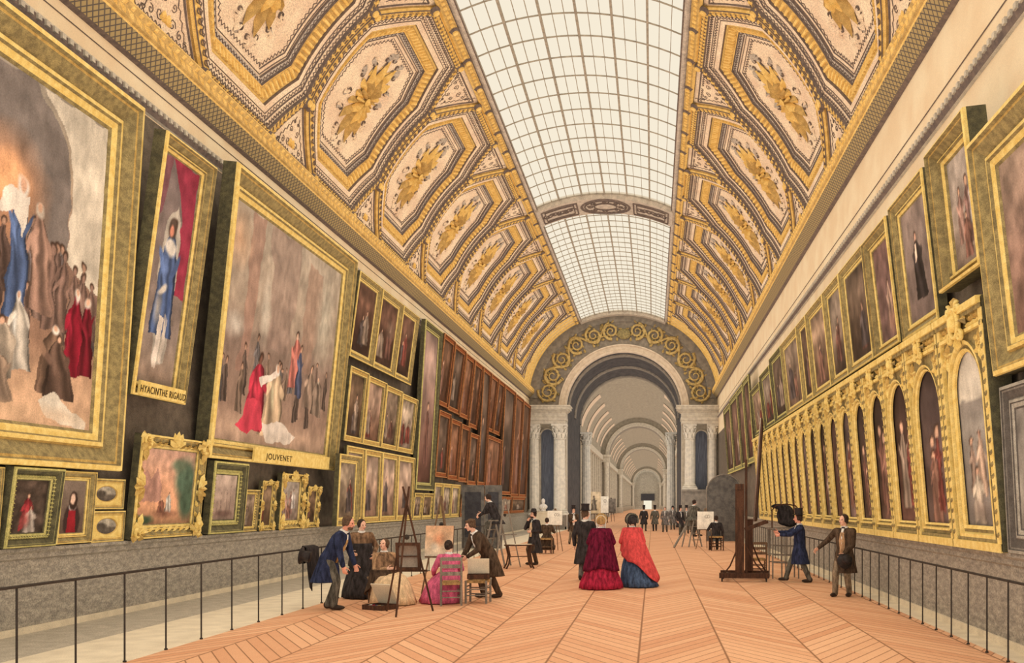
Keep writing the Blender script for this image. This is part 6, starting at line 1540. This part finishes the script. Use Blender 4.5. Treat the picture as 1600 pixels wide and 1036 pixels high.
d = V((0.135, 1.0, 0)).normalized(); up = V((0.07, 0.0, 1)).normalized(); nn = d.cross(up).normalized()
M = Matrix.Identity(4)
for i in range(3): M[i][0], M[i][1], M[i][2], M[i][3] = -d[i], -nn[i], up[i], (2.62, 25.0, 1.50)[i]
canvas(M, 1.5, 2.62, sk_tall, 'tall rosy canvas seen nearly edge-on, leaning on the big studio easel')
# tall stand with a box of things and a dark cloth
root = empty('painting_stand', (3.42, 25.2, 0), R(4)); tag(root, 'tall open wooden stand with rails in front of the top-hatted man at right', 'stand')
for sx in (-0.34, 0.0, 0.34):
    for sy in (-0.25, 0.25):
        mb = MB(); mb.tube([(sx, sy, 0), (sx, sy, 1.28)], 0.02, 6); mb.build('leg', M_GWOOD, root)
for zz in (0.42, 0.62, 0.86):
    for sy in (-0.25, 0.25):
        mb = MB(); mb.tube([(-0.34, sy, zz), (0.34, sy, zz - 0.03)], 0.014, 6); mb.build('rail', M_GWOOD, root)
mb = MB(); mb.box((-0.4, -0.3, 1.28), (0.4, 0.3, 1.32)); mb.build('shelf', M_GWOOD, root)
for sx in (-0.36, 0.36):
    mb = MB(); mb.tube([(sx, -0.25, 1.3), (sx, -0.25, 1.78), (sx * 0.7, -0.25, 1.9), (0, -0.25, 1.94)], 0.018, 6); mb.build('hoop', M_DWOOD, root)
mb = MB(); mb.ell((0.05, 0, 1.62), (0.24, 0.2, 0.28)); mb.ell((0.15, -0.05, 1.44), (0.2, 0.2, 0.14)); mb.ell((-0.12, 0.0, 1.85), (0.22, 0.14, 0.07)); mb.ell((0.1, 0.02, 1.45), (0.26, 0.22, 0.12))
o = fuse(mb, 'dark_cloth', M_BLACK, None, 0.025, 3); o.location = (3.42, 25.2, 0.03); tag(o, 'dark blue-black bundle of cloth on top of the tall stand', 'cloth')
chair(2.85, 26.2, 90, 'plain low chair behind the tall stand at right', m=M_WOOD, backz=0.9)
# hat held by the man at the right railing
mb = MB(); mb.lathe([(0.001, 0), (0.16, 0.0), (0.165, 0.012), (0.1, 0.02), (0.098, 0.15), (0.104, 0.17), (0.001, 0.172)], (0, 0, 0), 22)
o = mb.build('hat', M_HAT, smooth=True); o.location = (HATPOS[0] - 0.02, HATPOS[1] - 0.10, HATPOS[2] - 0.16); o.rotation_euler = (R(70), R(10), R(10)); tag(o, 'black top hat held low by the bareheaded man at the right railing', 'hat')
# coat and hat thrown over the left railing
mb = MB()
prof = lambda t: None
vs = []; nu, nv = 14, 22
for lay in (0, 1):
    for j in range(nv + 1):
        t = j / nv
        for i in range(nu + 1):
            u = i / nu - 0.5
            wdt = 0.62 * (1 - 0.45 * abs(t - 0.35)); y = u * wdt
            if t < 0.25: x = -0.05 - 0.03 * math.cos(9 * u); z = 1.13 - (0.25 - t) * 1.2
            elif t < 0.32: a = (t - 0.25) / 0.07 * PI; x = -0.04 * math.cos(a) ; z = 1.13 + 0.04 * math.sin(a)
            else: x = 0.05 + 0.05 * math.cos(8 * u + 3 * t) * (t - 0.3) + 0.05 * (t - 0.3); z = 1.13 - (t - 0.32) * (0.85 + 0.35 * math.cos(3.2 * u + 0.8))
            vs.append((x + (0.014 if lay else 0) * (1 if t > 0.29 else -1), y + 0.12 * max(0, t - 0.4) * -1, z))
n1 = (nu + 1) * (nv + 1); fs = []
for j in range(nv):
    for i in range(nu):
        a = j * (nu + 1) + i; fs += [(a, a + 1, a + nu + 2, a + nu + 1), (n1 + a + nu + 1, n1 + a + nu + 2, n1 + a + 1, n1 + a)]
mb.add(vs, fs)
for e in ([j * (nu + 1) for j in range(nv + 1)], [j * (nu + 1) + nu for j in range(nv + 1)], list(range(nu + 1)), [nv * (nu + 1) + i for i in range(nu + 1)]):
    mb.f += [(e[k], e[k + 1], n1 + e[k + 1], n1 + e[k]) for k in range(len(e) - 1)]; mb.m += [0] * (len(e) - 1)
o = mb.build('coat', M_BLACK, smooth=True); o.location = (RAILL, 18.15, 0.0); tag(o, 'black coat thrown over the left railing', 'coat')
mb = MB(); mb.lathe([(0.001, 0), (0.16, 0.0), (0.165, 0.012), (0.1, 0.02), (0.098, 0.15), (0.104, 0.17), (0.001, 0.172)], (0, 0, 0), 22)
o = mb.build('hat', M_HAT, smooth=True); o.location = (RAILL + 0.03, 17.62, 1.0); o.rotation_euler = (R(8), R(100), R(10)); tag(o, 'grey-black hat hung on the left railing beside the coat', 'hat')
# dark screen and arched panel standing by the walls
root = empty('folding_screen', (-7.3, 41.5, 0), R(-3)); tag(root, 'large dark grey panelled screen standing before the left wall', 'screen')
for k, (x0, x1, yo) in enumerate(((-1.0, -0.02, 0.0), (0.02, 0.75, 0.0))):
    mb = MB(); mb.box((x0, yo, 0.02), (x1, yo + 0.08, 2.75)); f = mb.build('screen_leaf', M_SCREEN, root)
    mb = MB(); mb.box((x0 + 0.14, yo - 0.02, 0.5), (x1 - 0.14, yo + 0.0, 2.45)); mb.build('inset_panel', M_SCREEND, f)
root = empty('arched_panel', (3.68, 50.0, 0)); tag(root, 'dark grey board with rounded top leaning near the right wall', 'board')
mb = MB(); r = 0.92; poly = [(-r, 0), (r, 0)] + [(r * math.cos(PI * i / 16), 2.55 + r * math.sin(PI * i / 16)) for i in range(17)]
mb.prism(poly, 0, 0.08); f = mb.build('board', M_SCREEN, root, M=Matrix.Rotation(PI / 2, 4, 'X'))
mb = MB(); mb.tube([(x, -0.09, z) for x, z in poly] + [(-r, -0.09, 0)], 0.035, 6); mb.build('board_edge', M_GWOOD, root)
# canvases standing in the hall beyond
for x, y, w_, h_, sk, lb in ((-5.7, 92.0, 1.3, 2.1, sk_figure, 'cream canvas with a dim standing figure in the hall beyond the arch'), (-5.0, 97.0, 0.9, 1.7, sk_white, 'narrow pale canvas beside the cream one in the hall beyond'), (-4.6, 104.0, 1.0, 1.5, sk_dark, 'small dark canvas, right one of the three in the hall beyond')):
    M = Matrix.Translation((x, y, 1.0)) @ Matrix.Rotation(PI, 4, 'Z') @ Matrix.Rotation(R(6), 4, 'X')
    canvas(M, w_, h_, sk, lb)
    root = empty('tripod_easel', (x, y + 0.25, 0)); tag(root, 'thin easel holding the ' + lb.split(' in the')[0].split(',')[0], 'easel', 'tripod easels')
    for f in ((-0.4, -0.3), (0.4, -0.3), (0, 0.7)):
        mb = MB(); mb.tube([(f[0], f[1], 0), (f[0] * 0.1, 0.05 if f[1] < 0 else 0.1, 2.6)], 0.03, 6); mb.build('leg', M_DWOOD, root)
    mb = MB(); mb.box((-0.5, -0.32, 0.94), (0.5, -0.12, 0.99)); mb.build('canvas_rail', M_DWOOD, root)
# ------------------------------------------------------------------ light, camera
w = bpy.data.worlds.new('daylight'); SC.world = w; w.use_nodes = True
nt = w.node_tree; bg = nt.nodes['Background']
bg.inputs[0].default_value = (1.0, 0.97, 0.91, 1); bg.inputs[1].default_value = 1.0
SC.cycles.use_fast_gi = True; SC.cycles.fast_gi_method = 'ADD'  # ambient fill added through the closed hall, with no source of its own
w.light_settings.ao_factor = 0.60; w.light_settings.distance = 2.5
sl = bpy.data.lights.new('daylight_sun', 'SUN'); sl.energy = 1.6; sl.angle = R(50); sl.color = (1.0, 0.95, 0.85)
so = bpy.data.objects.new('daylight_sun', sl); COL.objects.link(so); so.location = (0, 0, 30); so.rotation_euler = (R(-8), R(-8), 0)
cam = bpy.data.cameras.new('camera'); co = bpy.data.objects.new('camera', cam); COL.objects.link(co)
co.location = (0, 0, 1.95); co.rotation_euler = (R(90), 0, 0)
cam.sensor_width = 36.0; cam.lens = 1500 / 1600 * 36
cam.shift_x = (800 - 1021) / 1600; cam.shift_y = (787 - 518) / 1600
cam.clip_end = 600
SC.camera = co
vs_ = SC.view_settings
vs_.view_transform = 'Standard'; vs_.look = 'None'; vs_.exposure = 0.10; vs_.gamma = 1.0; vs_.use_curve_mapping = False
SC.cycles.max_bounces = 4; SC.cycles.diffuse_bounces = 3
